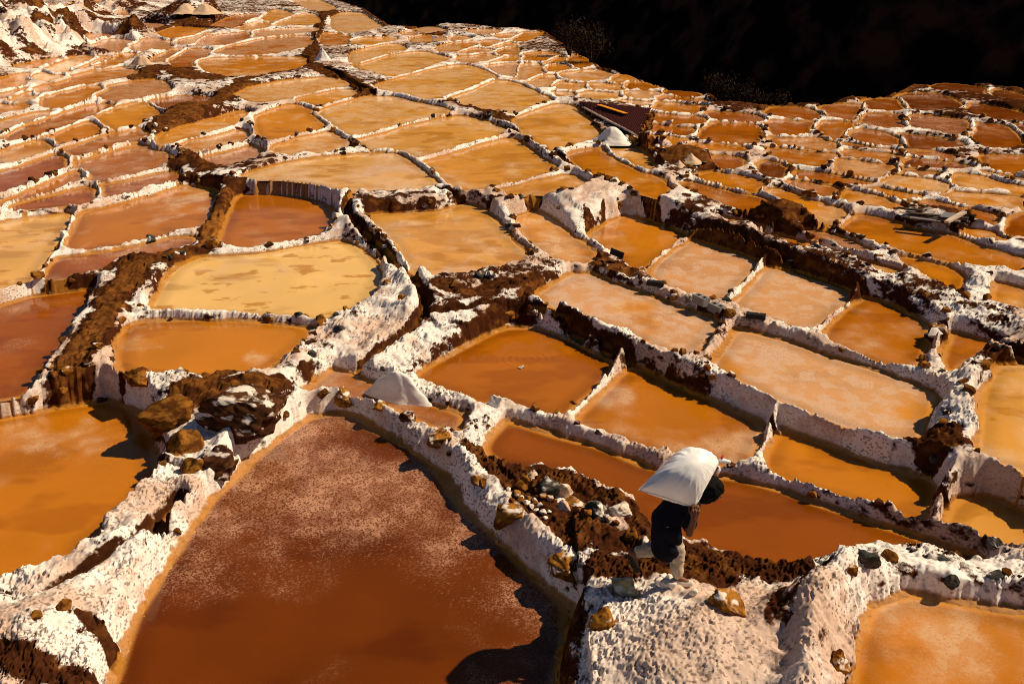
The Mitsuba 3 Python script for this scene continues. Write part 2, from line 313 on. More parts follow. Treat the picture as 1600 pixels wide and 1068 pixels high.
# earth, and one course painting shade on the bottom right wall's left flank: course; level; half width in metres; strength; 1 = ochre, 0 = dark brown
EARTH = lines("""
352,306 337,340 322,382;.75;.27;1;.75
300,400 218,420 200,450 160,500 130,550 90,600 60,622;.6;.33;1;.3
0,465 60,445 170,425 230,410;.6;.16;.9;.1
775,722 830,775 875,820 920,850 985,868 1060,888 1150,905 1230,918;.35;.3;1;.05
740,700 800,765 850,815 905,868;.35;.13;1;.05
955,900 1040,912 1115,922;.45;.24;1;.05
705,693 735,708 775,728;.3;.13;.9;.2
340,610 300,640 380,640 430,620;.4;.4;.9;.3
215,590 170,600 140,610;.4;.2;.9;.5
1085,352 1150,377 1220,402 1300,432 1380,472 1450,502 1530,542 1620,570;.9;.22;.62;.2
690,452 730,462 780,452 840,440;.75;.22;.95;.1
580,318 640,322 695,326;.95;.2;.95;.1
820,460 850,450 880,435;.75;.16;.7;.2
215,122 260,108 300,122 350,125;1.1;.9;1;.15
440,10 500,12 520,25;1.3;1.0;.6;.1
570,150 600,160;1.2;.6;.9;.1
250,205 300,180 345,160 385,140;1.0;.75;1;.25
280,258 300,250 330,262;.9;.6;.9;.1
505,25 492,60 480,100 505,112 540,122 580,152;1.25;.4;.9;.05
475,109 420,119 375,131;1.15;.35;.9;.15
1180,325 1230,345 1275,352;1.1;.55;1;.15
1040,240 1060,255 1090,258;1.1;.7;1;.25
235,42 300,38 345,36;1.5;2.6;1;.1
700,512 780,486 850,482 920,508;.6;.12;.4;.1
905,300 918,330 925,350;1.0;.07;1;.1
972,287 980,310 985,325;1.0;.10;1;.25
938,300 945,325;1.0;.06;.9;.1
893,925 880,1000 868,1068;.5;.2;.8;.8
1275,905 1225,950 1215,990;.8;.16;.75;.1
1345,862 1400,866 1430,872;.9;.08;.4;.4
930,400 955,412 985,422;.75;.3;.95;.15
1000,296 1040,320 1070,340;1.1;.2;.6;.2
1060,338 1085,350 1130,360;1.0;.22;.8;.3
960,545 1080,598 1190,648 1300,700 1430,745 1500,760;.55;.26;.15;.2
1445,672 1480,690;.75;.3;1;.1
520,530 500,560 480,570;.55;.15;.6;.6
540,62 560,72;1.3;.3;.8;.1
700,160 760,175 800,190;1.2;.25;.7;.1
270,270 330,285 370,290;.9;.3;.8;.2
1240,270 1225,260;1.05;.25;.8;.2
1290,290 1310,300;1.0;.4;.9;.1
1480,340 1510,360;1.0;.35;.9;.1
560,150 590,155;1.2;.3;.8;.2
830,180 790,190 ;1.15;.2;.7;.1
1000,250 1010,215 ;1.1;.35;.8;.6
138,974 185,1004;.35;.09;1;.15
0,1052 80,1062 150,1072;.3;.16;.9;.3
30,962 70,945 105,925;.3;.14;.8;.6
790,735 850,745 920,775 985,812 1030,850;.35;.2;1;.05
160,600 110,615;.5;.25;1;.2
60,625 20,640;.4;.2;.6;.2
640,40 680,52;1.4;.8;.8;.2
""")
# salt laid on thick: course; level; half width; strength
SALT = lines("""
610,420 630,450 620,490 570,520 540,545;.65;.5;.9
820,325 880,318 960,305;.95;.8;1.3
585,578 640,545 690,518 745,498;.5;.26;.7
820,640 870,655;.4;.12;.3
100,950 170,930 250,850 300,770;.3;.4;.35
330,740 430,660 520,620;.3;.3;.35
700,690 780,790 860,880;.3;.15;.3
0,640 120,615 200,590;.35;.2;.6
1030,320 1060,300 1055,280;1.1;.25;.6
1000,1010 1080,960 1160,1010 1120,1060;.75;.55;.4
1280,960 1330,900 1450,890 1600,930;.85;.3;.25
850,190 700,110 560,40;1.25;.3;.35
880,880 820,830 740,740 650,668 600,640;.3;.14;.5
770,632 860,655 950,688 1040,718;.4;.16;.5
1130,738 1200,748 1300,785 1400,825 1540,868;.4;.16;.55
1130,505 1230,530 1330,562 1450,600;.75;.14;.3
890,650 930,618 975,575;.4;.12;.4
1190,700 1195,670;.4;.1;.3
1470,530 1455,600;.85;.25;.3
570,212 600,232;1.1;.3;.2
""")
# walls that stand up from wide ground: course; level; half width; height
RIDGES = lines("""
690,705 740,752 790,805 840,860 880,900 905,930;.15;.17;.12
-20,915 40,890 120,868 160,830 215,785 250,740;.2;.16;.16
-20,1030 80,990 180,930 260,850 320,770 380,705 450,655;.2;.3;.14
0,640 100,618 200,598;.3;.14;.12
1240,985 1270,930 1330,885 1400,868 1480,885 1600,915;.75;.24;.07
590,485 640,500 650,470;.6;.2;.1
1258,1075 1264,1000 1285,940 1325,890 1355,872;.9;.19;.26
""")
# swells of the ground: place; level; radius; height
SWELLS = lines("""
1090,1030;.55;.85;.34
1140,1000;.55;.5;.12
1250,985;.6;.42;.42
1310,925;.7;.3;.22
1330,965;.7;.25;.12
1040,925;.45;.55;.1
905,960;.4;.3;.25
640,440;.75;.3;.12
900,300;1.0;.8;.06
960,292;1.0;.6;.08
300,640;.3;.4;.2
380,625;.4;.5;.22
1220,340;1.1;.9;.4
1060,250;1.1;1.0;.35
300,34;1.2;3.2;1.5
335,34;1.2;2.6;1.0
1320,435;.95;.5;.14
1150,375;.95;.5;.16
1480,515;.95;.5;.14
1495,640;.75;.4;.3
1470,348;1.0;.7;.2
1500,352;1.0;.5;.15
1520,600;.75;.3;.16
1530,450;.9;.3;.2
485,60;1.2;1.0;.4
580,150;1.15;.6;.25
120,960;.2;.5;.14
230,880;.2;.4;.12
60,1030;.2;.5;.2
1010,230;1.1;.8;.5
330,250;.9;1.0;.3
300,180;1.0;1.4;.4
370,190;1.0;.8;.3
135,160;1.0;.6;.3
""")
# rim of the terraces: beyond it the land drops into the valley
RIM_PX = np.array([[430, -25], [520, 2], [560, 14], [602, 42], [660, 43], [705, 39], [760, 44], [840, 49], [858, 62], [890, 84], [925, 104], [955, 112], [1000, 127], [1040, 140], [1096, 146], [1112, 158],
                   [1200, 163], [1300, 160], [1345, 151], [1400, 148], [1440, 134], [1480, 130], [1540, 131], [1600, 140], [1720, 158]], float)
RIM = at(RIM_PX[:, 0], RIM_PX[:, 1], 1.3)[:, :2]
dirs = RIM[-1] - RIM[-2]; RIM = np.vstack([RIM[0] + [-60, 90], RIM, RIM[-1] + dirs / np.linalg.norm(dirs) * 60])
LAND = shapely.Polygon(np.vstack([RIM, [[RIM[-1][0], -60], [-400, -60], [-400, RIM[0][1]]]]))

def dist_line(P, L):
    """distance of the points to a polyline and how far along it (0..1) the nearest point lies"""
    best = np.full(len(P), 1e9); tt = np.zeros(len(P)); n = len(L) - 1
    for i in range(n):
        a, d = L[i], L[i + 1] - L[i]
        t = np.clip(((P - a) @ d) / (d @ d + 1e-12), 0, 1)
        r = np.linalg.norm(P - a - t[:, None] * d, axis=1)
        m = r < best; best[m] = r[m]; tt[m] = (i + t[m]) / n
    return best, tt

ang = np.r_[np.linspace(-0.78, -0.585, 36)[:-1], np.linspace(-0.585, 0.585, 900), np.linspace(0.585, 0.78, 36)[1:]]; NA = len(ang); rad = np.r_[np.exp(np.linspace(math.log(6.8), math.log(24.0), 760))[:-1], np.exp(np.linspace(math.log(24.0), math.log(205.0), 600))]; NR = len(rad)
RR, AA = np.meshgrid(rad, ang, indexing='ij')
GX, GY = (RR * np.sin(AA)).ravel(), (RR * np.cos(AA)).ravel()
P2 = np.stack([GX, GY], 1); NV = len(P2)
CELL = np.where(RR.ravel() < 24, 0.0017, 0.0036) * RR.ravel()
P3 = np.c_[P2, np.zeros(NV)]
def noise2(x, y, seed):
    i, j = np.floor(x), np.floor(y); t, u = x - i, y - j
    t, u = t * t * (3 - 2 * t), u * u * (3 - 2 * u)
    base = (i.astype(np.int64) * 374761393 + j.astype(np.int64) * 668265263 + seed * 144665)
    def h(k):
        a = (base + k) & 0xFFFFFFFF; a = ((a ^ (a >> 13)) * 1274126177) & 0xFFFFFFFF
        return ((a ^ (a >> 16)) & 0xFFFFFF).astype(np.float32)
    a, b, c, d = h(0), h(374761393), h(668265263), h(374761393 + 668265263)
    t, u = t.astype(np.float32), u.astype(np.float32)
    p = a + (b - a) * t; q = c + (d - c) * t
    return (p + (q - p) * u) / 16777215.0
def mfbm(p, octaves=3, seed=0):
    return sum(0.5 ** (o + 1) * noise2(p[:, 0] * 2 ** o + 13.7 * o, p[:, 1] * 2 ** o, seed * 7 + o) for o in range(octaves)) / (1 - 0.5 ** octaves)
def n3(scale, seed, octaves=3): return mfbm(np.c_[P2 * scale, np.full(NV, 7.3)], octaves, seed) - 0.5

K = 4
DD = np.full((NV, K), 60.0, np.float32); II = np.full((NV, K), -1, np.int32)
wob = (n3(2.6, 1, 2) * 0.16 + n3(9.0, 2, 2) * 0.07 + n3(19.0, 3, 2) * 0.06 * np.clip(1.6 - CELL / 0.05, 0, 1)).astype(np.float32)
for i, p in enumerate(POLYS):
    L = np.array(p.simplify(0.012 + 0.0006 * np.linalg.norm(CENT[i])).exterior.coords)
    far = np.linalg.norm(CENT[i]); m = 2.2 + 0.03 * far
    x0, y0, x1, y1 = p.bounds
    # the grid's own index range for the box, to keep the search small
    cr = np.array([[x, y] for x in (x0 - m, x1 + m) for y in (y0 - m, y1 + m)])
    rr, aa = np.linalg.norm(cr, axis=1), np.arctan2(cr[:, 0], cr[:, 1])
    r0 = max(0, np.searchsorted(rad, max(6.5, min(rr.min(), y0 - m))) - 1); r1 = min(NR, np.searchsorted(rad, rr.max()) + 1)
    a0 = max(0, np.searchsorted(ang, aa.min()) - 1); a1 = min(NA, np.searchsorted(ang, aa.max()) + 1)
    if r1 <= r0 or a1 <= a0: continue
    idx = (np.arange(r0, r1)[:, None] * NA + np.arange(a0, a1)[None]).ravel()
    q = P2[idx]; k = (q[:, 0] > x0 - m) & (q[:, 0] < x1 + m) & (q[:, 1] > y0 - m) & (q[:, 1] < y1 + m)
    idx, q = idx[k], q[k]
    if not len(idx): continue
    d = np.full(len(q), 1e9)
    for j in range(len(L) - 1):
        a, e = L[j], L[j + 1] - L[j]
        t = np.clip(((q - a) @ e) / (e @ e + 1e-12), 0, 1)
        np.minimum(d, np.hypot(q[:, 0] - a[0] - t * e[0], q[:, 1] - a[1] - t * e[1]), out=d)
    d = np.where(shapely.contains_xy(p, q[:, 0], q[:, 1]), -d, d)
    cur = d.astype(np.float32) + wob[idx] * np.float32(1.0); ci = np.full(len(idx), i, np.int32)
    for s in range(K):
        o, oi = DD[idx, s], II[idx, s]
        less = cur < o
        DD[idx, s] = np.where(less, cur, o); II[idx, s] = np.where(less, ci, oi)
        cur, ci = np.where(less, o, cur), np.where(less, oi, ci)
# land level far from any pond
tree = cKDTree(CENT); dk, ik = tree.query(P2, k=6)
wk = 1 / (dk + 1.0) ** 2; BASE = (wk * LV[ik]).sum(1) / wk.sum(1) + 0.1
ZI = np.where(II >= 0, LV[np.maximum(II, 0)], BASE[:, None])
DD = np.minimum(DD, 2.2); DP = np.maximum(DD, 0.0)
W = np.exp(6 * (ZI - ZI.max(1, keepdims=True))) / (DP + 0.15) ** 2
W = np.c_[W, 1 / (1.0 + 0 * BASE) ** 2 * 0.6]
LVL = ((W[:, :K] * ZI).sum(1) + W[:, K] * BASE) / W.sum(1)
width = np.minimum(DP[:, 0] + DP[:, 1], 2.5)
fb = np.clip(0.62 * width, 0.06, np.clip(0.185 - 0.0013 * RR.ravel(), .12, .165) + 0.05 * np.clip(width - 0.3, 0, 1))
crest = LVL + fb
for c, z, r, h in [(at(*s[0][0], s[1])[:2], s[1], s[2], s[3]) for s in SWELLS]:
    crest += h * np.exp(-((P2 - c) ** 2).sum(1) / r ** 2)
for px, z, r, h in RIDGES:
    L = at(px[:, 0], px[:, 1], z)[:, :2]
    k = np.nonzero(((P2 > L.min(0) - 3 * r) & (P2 < L.max(0) + 3 * r)).all(1))[0]
    if len(k):
        d, _ = dist_line(P2[k], L); crest[k] += h * np.exp(-(d / r) ** 2) * (0.8 + 0.5 * mfbm(np.c_[P2[k] * 2, np.zeros(len(k))], 2, 61))
crest += n3(0.8, 5) * 0.22 * np.clip(width - 0.25, 0, 1)
# crags of salt covered earth at the far left
crag_c = at(np.array([20., 70., 120., 30., 100.]), np.array([40., 70., 60., 90., 20.]), 1.2)[:, :2]
cm = np.zeros(NV)
for c in crag_c: cm = np.maximum(cm, np.exp(-(((P2 - c) / [5.5, 11.0]) ** 2).sum(1)))
rd = 1 - np.abs(2 * mfbm(np.c_[P2 * [0.42, 0.22], np.full(NV, 3.1)], 4, 11) - 1) * 2
cm *= np.clip(DP[:, 0] / 1.5, 0, 1)
crest += cm * np.clip(rd, 0, 1) * 2.2 + cm * n3(1.2, 12) * 1.0
H = np.full(NV, 1e9)
beach = np.clip(0.28 * width, 0, 0.10) * np.clip(0.7 + 2.2 * n3(1.3, 15), 0.1, 1.6)
NOISE_AMP = (1 - 0.55 * np.exp(-((P2 - at(1080, 1020, .9)[:2]) ** 2).sum(1) / 0.8)) * np.clip((DP[:, 0] - 0.5 * np.clip(0.28 * width, 0, 0.10)) / 0.07, 0, 1) * np.clip(width / 0.5, 0.35, 1.2)
lump = (n3(1.9, 6) * 0.12 + n3(5.0, 7, 3) * 0.11) * np.clip(1.35 - RR.ravel() / 70, .45, 1)
cauli = mfbm(np.c_[P2 * 17, crest * 12], 2, 8)
cauli = (1 - np.abs(2 * cauli - 1)) * 0.055 * np.clip(1.5 - CELL / 0.06, 0, 1)
smoothmask = np.clip((mfbm(np.c_[P2 * 1.6, np.full(NV, 4.4)], 3, 71) - .40) / .16, 0.1, 1)
cauli = cauli * (.35 + .65 * smoothmask)
pits = -0.03 * smoothmask * np.clip(mfbm(np.c_[P2 * 34, crest * 22], 2, 9) - 0.56, 0, 1) / 0.2 * np.clip(1.6 - CELL / 0.045, 0, 1)
crestn = crest + (lump + cauli - 0.02 + pits) * NOISE_AMP
for s in range(K):
    z, d = ZI[:, s], DD[:, s]
    run = np.minimum(0.05 + 0.24 * np.maximum(crestn - z, 0), 0.52 * np.maximum(width, 0.1) - beach)
    t = np.clip(np.maximum(d - beach, 0) / np.maximum(run, 0.03), 0, 1)
    S = 1 - (1 - t) ** 2.0
    cap = z + 0.035 * np.clip(d / np.maximum(beach, 0.02), 0, 1) + np.maximum(crestn - z - 0.035, 0.02) * S
    cap = np.where(II[:, s] >= 0, cap, 1e9)
    H = np.minimum(H, cap)
H = np.where(H > 1e8, crestn, H)
H = np.where(DD[:, 0] < 0, ZI[:, 0] - 0.14 * (1 - np.exp(np.minimum(DD[:, 0], 0) / 0.12)), H)
outside = DD[:, 0] > 0
# material maps: salt 0..1, ochre 0..1
salt = 0.83 + n3(0.35, 21) * 0.40 + n3(1.6, 22) * 0.26 + 0.10 * np.clip(1.6 - width / 0.4, 0, 1)
salt -= 0.36 * np.clip(width - 0.55, 0, 1) * np.clip((RR.ravel() - 13) / 5, 0, 1)
right = np.clip((AA.ravel() + 0.02) / 0.25, 0, 1)
salt -= 0.2 * np.clip((AA.ravel() - .15) / .25, 0, 1) * np.clip((RR.ravel() - 38) / 15, 0, 1)  # less salt at far right, painting the dimming there into the walls
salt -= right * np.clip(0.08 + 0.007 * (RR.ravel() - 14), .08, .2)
ochre = np.clip(0.25 + n3(0.7, 23) * 0.9, 0, 1)
salt += np.clip(cm * 3, 0, 1) * (n3(0.45, 24) * 4.5 + 0.22)
for px, z, r, st, oc in EARTH:
    L = at(px[:, 0], px[:, 1], z)[:, :2]
    lo, hi = L.min(0) - 3 * r, L.max(0) + 3 * r
    k = np.nonzero(((P2 > lo) & (P2 < hi)).all(1) & outside)[0]
    if not len(k): continue
    d, _ = dist_line(P2[k], L)
    e = np.clip(1.35 - (d + (mfbm(np.c_[P2[k] * 3.0, np.zeros(len(k))], 3, 31) - 0.5) * 1.1 * r) / r, 0, 1)
    e = np.clip(e * 1.6, 0, 1) * st
    salt[k] -= 0.75 * e; ochre[k] = ochre[k] * (1 - e) + oc * e
    H[k] += e * (mfbm(np.c_[P2[k] * 9.0, np.zeros(len(k))], 3, 32) - 0.5) * 0.09
for px, z, r, st in SALT:
    L = at(px[:, 0], px[:, 1], z)[:, :2]
    k = np.nonzero(((P2 > L.min(0) - 1.5 * r) & (P2 < L.max(0) + 1.5 * r)).all(1))[0]
    if len(k): d, _ = dist_line(P2[k], L); salt[k] += st * np.clip(1.4 - d / r, 0, 1)
for px, z0, z1, hw, depth in CANALS:
    L = chaikin(at(px[:, 0], px[:, 1], np.linspace(z0, z1, len(px)))[:, :2], 2, closed=False)
    k = np.nonzero(((P2 > L.min(0) - 1) & (P2 < L.max(0) + 1)).all(1))[0]
    if not len(k): continue
    d, t = dist_line(P2[k], L); d = d + wob[k] * 0.35
    g = np.exp(-(d / hw) ** 4); shoulder = np.exp(-((d - 2.2 * hw) / (1.1 * hw)) ** 2)
    a = np.clip(DD[k, 0] / 0.1, 0, 1)
    H[k] += (-depth * g + 0.05 * shoulder * (1 - g)) * a
    salt[k] = salt[k] * (1 - g) - 0.6 * g; ochre[k] = ochre[k] * (1 - g) + 0.12 * g
# beyond the rim
LBUF = np.array(LAND.exterior.coords)
near_rim = RR.ravel() > 35
e = np.full(NV, -5.0)
kk = np.nonzero(near_rim)[0]
d, _ = dist_line(P2[kk], RIM)
e[kk] = np.where(shapely.contains_xy(LAND, P2[kk, 0], P2[kk, 1]), -d, d)
drop = np.maximum(e - 0.4, 0)
H = np.where(e > 0, H - np.minimum(0.95 * drop, 34) + n3(0.12, 41) * 3 * np.clip(drop / 8, 0, 1), H)
salt -= np.clip(e / 1.2, 0, 1) * 1.3
H0 = H.copy()

def water_level_below():
    return np.where(II[:, 0] >= 0, ZI[:, 0], BASE)
ABOVE = np.clip(H - water_level_below(), 0, 3)
ABOVE = np.where(DP[:, 0] > 0.5, 3, ABOVE)
LANDV = np.c_[P2, H]
ii, jj = np.meshgrid(np.arange(NR - 1), np.arange(NA - 1), indexing='ij')
v00 = (ii * NA + jj).ravel(); v01 = v00 + 1; v10 = v00 + NA; v11 = v10 + 1
TRI = np.vstack([np.c_[v00, v01, v11], np.c_[v00, v11, v10]])
DEEP = (DD[:, 0] < -0.3 - 1.5 * CELL)
TRI = TRI[~DEEP[TRI].all(1)]
dth = e[TRI].min(1)
TRI = TRI[dth < 30]
fn = np.cross(LANDV[TRI[:, 1]] - LANDV[TRI[:, 0]], LANDV[TRI[:, 2]] - LANDV[TRI[:, 0]])
flip = fn[:, 2] < 0
TRI[flip] = TRI[flip][:, [0, 2, 1]]; fn[flip] *= -1
NRM = np.zeros((NV, 3))
for k in range(3):
    for c in range(3): NRM[:, c] += np.bincount(TRI[:, k], fn[:, c], NV)
NRM /= np.linalg.norm(NRM, axis=1, keepdims=True) + 1e-12
own = np.where((DD[:, 0] < 0.9 + 0.006 * RR.ravel()) & (e < 0.3), II[:, 0], -1)[TRI[:, 0]]
salt_uv = np.clip(salt, 0, 1)
dusty = np.clip(1.25 * np.exp(-(((P2 - at(1100, 1015, .9)[:2]) / [1.1, .75]) ** 2).sum(1)) + 0.45 * np.clip((AA.ravel() - .02) / .12, 0, 1) * np.clip((RR.ravel() - 13) / 3, 0, 1), 0, 1)
dusty *= np.clip((salt_uv - .6) / .25, 0, 1)
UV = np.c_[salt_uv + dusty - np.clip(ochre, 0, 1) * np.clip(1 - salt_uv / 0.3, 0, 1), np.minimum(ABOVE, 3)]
def sub_mesh(f, bsdf):
    u, inv = np.unique(f, return_inverse=True)
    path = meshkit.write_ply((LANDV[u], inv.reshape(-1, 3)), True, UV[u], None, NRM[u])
    return {'type': 'ply', 'filename': path, 'face_normals': False, 'bsdf': {'type': 'ref', 'id': bsdf}}

class Ground:
    """height of the land, by the grid"""
    def __call__(self, x, y):
        r, a = math.hypot(x, y), math.atan2(x, y)
        i = np.clip(np.interp(r, rad, np.arange(NR)), 0, NR - 1.001); j = np.clip(np.interp(a, ang, np.arange(NA)), 0, NA - 1.001)
        i0, j0 = int(i), int(j); u, v = i - i0, j - j0
        g = H.reshape(NR, NA)
        return (g[i0, j0] * (1 - u) + g[i0 + 1, j0] * u) * (1 - v) + (g[i0, j0 + 1] * (1 - u) + g[i0 + 1, j0 + 1] * u) * v
ground = Ground()
def seat(px, py):
    """the point of the land (or water) seen at a pixel"""
    d = FWD + (px - 800) / F_PX * np.array([1.0, 0, 0]) + (534 - py) / F_PX * UPV
    t = 4.0; step = 0.04; prev = None
    while t < 230:
        q = EYE + d * t
        if q[1] > 6.8 and math.hypot(q[0], q[1]) > 6.9 and q[2] < ground(q[0], q[1]): break
        t += step; step *= 1.003
    q = EYE + d * t
    return np.array([q[0], q[1], ground(q[0], q[1])])
# ---------------------------------------------------------------- materials
def ramp(x, stops):
    c = mi.Color3f(stops[0][1])
    for (a, _), (b, col) in zip(stops[:-1], stops[1:]):
        c = mix(c, mi.Color3f(col), dr.clip((x - a) / (b - a), 0, 1))
    return c

def water_color(p, n, uv):
    code = dr.floor(uv.x); crust = (uv.x - code) / 0.9; hue = code / 8.0; d = uv.y
    base = ramp(hue, [(0, (.80, .55, .20)), (1, (.62, .33, .075)), (2, (.54, .20, .008)), (3, (.31, .082, .002)), (4, (.130, .029, .001))])
    big = fbm(p.x * .55 + 3 * hue, p.y * .45, hue * 5, 4)
    mid = fbm(p.x * 2.1 + 9, p.y * 1.6, 2.0, 3)
    fine = noise(p.x * 46, p.y * 46, 1.0) * .5 + noise(p.x * 105, p.y * 105, 4.0) * .5
    base = base * (0.80 + 0.42 * fbm(p.x * .9 + 40, p.y * .7, hue, 3))
    base = mix(base, base * mi.Color3f(.62, .52, .40), smoothstep(.54, .70, fbm(p.x * .8 + 77, p.y * 1.5, 6.0, 4)) * .5)
    blot = smoothstep(.60, .70, fbm(p.x * 1.7 + 31, p.y * 2.6, 8.0, 4)) * (1 - smoothstep(1.2, 2.0, hue))
    base = mix(base, mi.Color3f(.44, .18, .012), blot * .75)
    dk = smoothstep(2.4, 3.6, hue)
    t = smoothstep(0.62 - .46 * crust - .10 * dk, 0.86 - .44 * crust + .14 * dk, big * .6 + mid * .4 + .08 * crust)
    veil = mix(mix(mi.Color3f(.68, .45, .25), mi.Color3f(.62, .425, .295), smoothstep(.5, .7, crust)), mix(mi.Color3f(.50, .29, .16), mi.Color3f(.50, .27, .17), smoothstep(2.6, 3.8, hue)), smoothstep(1.9, 2.9, hue))
    grain = smoothstep(.36 + .10 * dk, .60 + .03 * dk, fine + (t - .5) * .24)
    g0 = .46 - .36 * dk
    raft = smoothstep(.38, .62, fbm(p.x * 4.5 + 5, p.y * 4.0, 3.0, 3))
    c = mix(base, veil, t * (.55 + .45 * raft) * (g0 + (.94 - g0) * grain) * smoothstep(0.0, .25, crust))
    speck = smoothstep(.80, .9, noise(p.x * 42 + 9, p.y * 42, 11.0)) * .25
    c = mix(c, veil, speck * smoothstep(0.1, .5, crust))
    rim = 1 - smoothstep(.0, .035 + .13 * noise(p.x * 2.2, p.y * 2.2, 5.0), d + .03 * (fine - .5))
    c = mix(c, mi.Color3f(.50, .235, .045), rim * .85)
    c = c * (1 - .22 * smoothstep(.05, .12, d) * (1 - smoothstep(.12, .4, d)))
    return c
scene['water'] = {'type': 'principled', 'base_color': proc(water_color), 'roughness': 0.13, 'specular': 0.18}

def bank_color(p, n, uv):
    s, hgt = uv.x, uv.y
    och = dr.clip(-s, 0, 1); salt = dr.clip(s, 0, 1); dusty = dr.clip(s - 1, 0, 1)
    f = fbm(p.x * 5.5, p.y * 5.5, p.z * 7, 4)
    g = fbm(p.x * 22, p.y * 22, p.z * 22, 3)
    dust = fbm(p.x * .9, p.y * .9, 4.0, 3)
    earth = mix(mi.Color3f(.052, .017, .007), mi.Color3f(.28, .11, .022), dr.clip(och * 1.1 + (f - .5) * 1.3, 0, 1))
    earth = earth * (.55 + .95 * g)
    white = mix(mi.Color3f(.86, .82, .79), mi.Color3f(.60, .45, .37), dr.maximum(smoothstep(.40, .72, dust + (f - .5) * .5), dusty * .9))
    steep = 1 - smoothstep(.42, .80, n.z + (f - .5) * .5)
    cover = smoothstep(.40, .64, salt * .92 + (f - .5) * 1.0 + (g - .5) * .35 + .08 - .20 * steep)
    pit = smoothstep(.55, .68, noise(p.x * 36, p.y * 36, p.z * 36) * .65 + g * .35)
    pit = pit * dr.maximum(dr.maximum(dusty, .45 * steep), .10 + .90 * smoothstep(.42, .58, fbm(p.x * 1.7 + 12, p.y * 1.7, 2.0, 3)))
    white = mix(white, mi.Color3f(.14, .085, .06), pit * .72)
    c = mix(earth, white, cover)
    wet = 1 - smoothstep(.03, .06 + .04 * f, hgt)
    c = mix(c, mi.Color3f(.40, .175, .028) * (.6 + .7 * g), wet * .92)
    return c
scene['bank'] = {'type': 'twosided', 'bsdf': {'type': 'diffuse', 'reflectance': proc(bank_color)}}

def rock_fn(a, b, salty):
    a, b = mi.ScalarColor3f(a), mi.ScalarColor3f(b)
    def fn(p, n, uv):
        f = fbm(p.x * 9, p.y * 9, p.z * 12, 4); g = noise(p.x * 60, p.y * 60, p.z * 60)
        c = mix(mi.Color3f(a), mi.Color3f(b), smoothstep(.35, .68, f)) * (.7 + .6 * g)
        s = smoothstep(.56, .7, fbm(p.x * 6 + 3, p.y * 6, p.z * 9, 3) + salty * .25 + .12 * n.z - .1) * (.9 if salty > 0 else .0)
        return mix(c, mi.Color3f(.78, .72, .66), s)
    return fn
ROCKS = {'brown': ((.09, .032, .008), (.26, .11, .02), .0), 'ochre': ((.13, .048, .011), (.36, .16, .026), .10), 'slate': ((.035, .036, .036), (.085, .08, .07), .1),
         'pale': ((.50, .35, .24), (.66, .50, .38), .1), 'white': ((.72, .66, .60), (.85, .8, .76), .9), 'umber': ((.04, .017, .009), (.10, .04, .016), .2), 'yellow': ((.42, .34, .16), (.60, .55, .38), .3)}
for k, (a, b, sa) in ROCKS.items():
    scene['rock_' + k] = {'type': 'diffuse', 'reflectance': proc(rock_fn(a, b, sa))}
def rgb(*c): return {'type': 'rgb', 'value': list(c)}
def flat(key, c, rough=.7, spec=.25): scene[key] = {'type': 'twosided', 'bsdf': {'type': 'principled', 'base_color': rgb(*c) if isinstance(c, tuple) else c, 'roughness': rough, 'specular': spec}}
def pile_color(p, n, uv):
    g = noise(p.x * 40, p.y * 40, p.z * 40); f = fbm(p.x * 3, p.y * 3, p.z * 3, 3)
    return mix(mi.Color3f(.93, .92, .91), mi.Color3f(.84, .80, .76), f) * (.88 + .14 * g)
scene['pile_salt'] = {'type': 'diffuse', 'reflectance': proc(pile_color)}
def tan_pile_color(p, n, uv):
    g = noise(p.x * 30, p.y * 30, p.z * 30)
    return mi.Color3f(.66, .48, .33) * (.8 + .3 * g)
scene['pile_tan'] = {'type': 'diffuse', 'reflectance': proc(tan_pile_color)}
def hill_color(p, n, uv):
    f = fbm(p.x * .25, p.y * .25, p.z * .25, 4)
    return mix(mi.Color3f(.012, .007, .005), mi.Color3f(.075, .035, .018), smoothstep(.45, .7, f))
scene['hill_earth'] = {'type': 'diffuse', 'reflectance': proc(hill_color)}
# ---------------------------------------------------------------- each pond: its water and its bank
HUES = ['pale cream', 'tan', 'ochre', 'brown', 'dark brown']
def area_name(x, y):
    if y < 66 and x < 210: return 'among the white crags'
    if x < 400: return 'at the far upper left' if y < 140 else 'at the left above the wide tan pond'
    if x < 640 and y < 130: return 'at the hilltop left of the dark valley'
    if x < 900: return 'right of the long white wall'
    if x < 1000: return 'behind the maroon shed'
    if x < 1110 and y < 245: return 'in the ladder right of the maroon shed'
    if y < 215: return 'below the black hillside at right'
    return 'above the plank pile at right' if y < 300 else 'around the plank pile'
def look_of(i):
    row = PONDS[i]; hue, crust = float(row[2]), float(row[3]); pc = pond_pixels(row[0], row[1])
    w, h = np.ptp(pc[:, 0]), np.ptp(pc[:, 1])
    shape = 'thin' if w / h > 5 else 'long' if w / h > 3 else 'small' if w * h < 2200 else 'broad'
    return f"{shape} {'milky ' if crust > .45 else ''}{HUES[int(round(min(max(hue, 0), 4)))]} salt pond {area_name(*pc.mean(0))}"
LOOKS = {}
for i in range(NP):
    if len(PONDS[i]) <= 5: LOOKS.setdefault(look_of(i), []).append((pond_pixels(PONDS[i][0], PONDS[i][1])[:, 0].mean(), i))
ORD = ['leftmost', 'second from left', 'third from left', 'fourth from left', 'fifth from left', 'sixth from left', 'seventh from left', 'eighth from left', 'ninth from left']
def label_of(i):
    t = look_of(i); same = [j for _, j in sorted(LOOKS[t])]
    return t if len(same) == 1 else f"{t}, {ORD[same.index(i)] if i != same[-1] else 'rightmost'}"
def spot_height(i): return 0
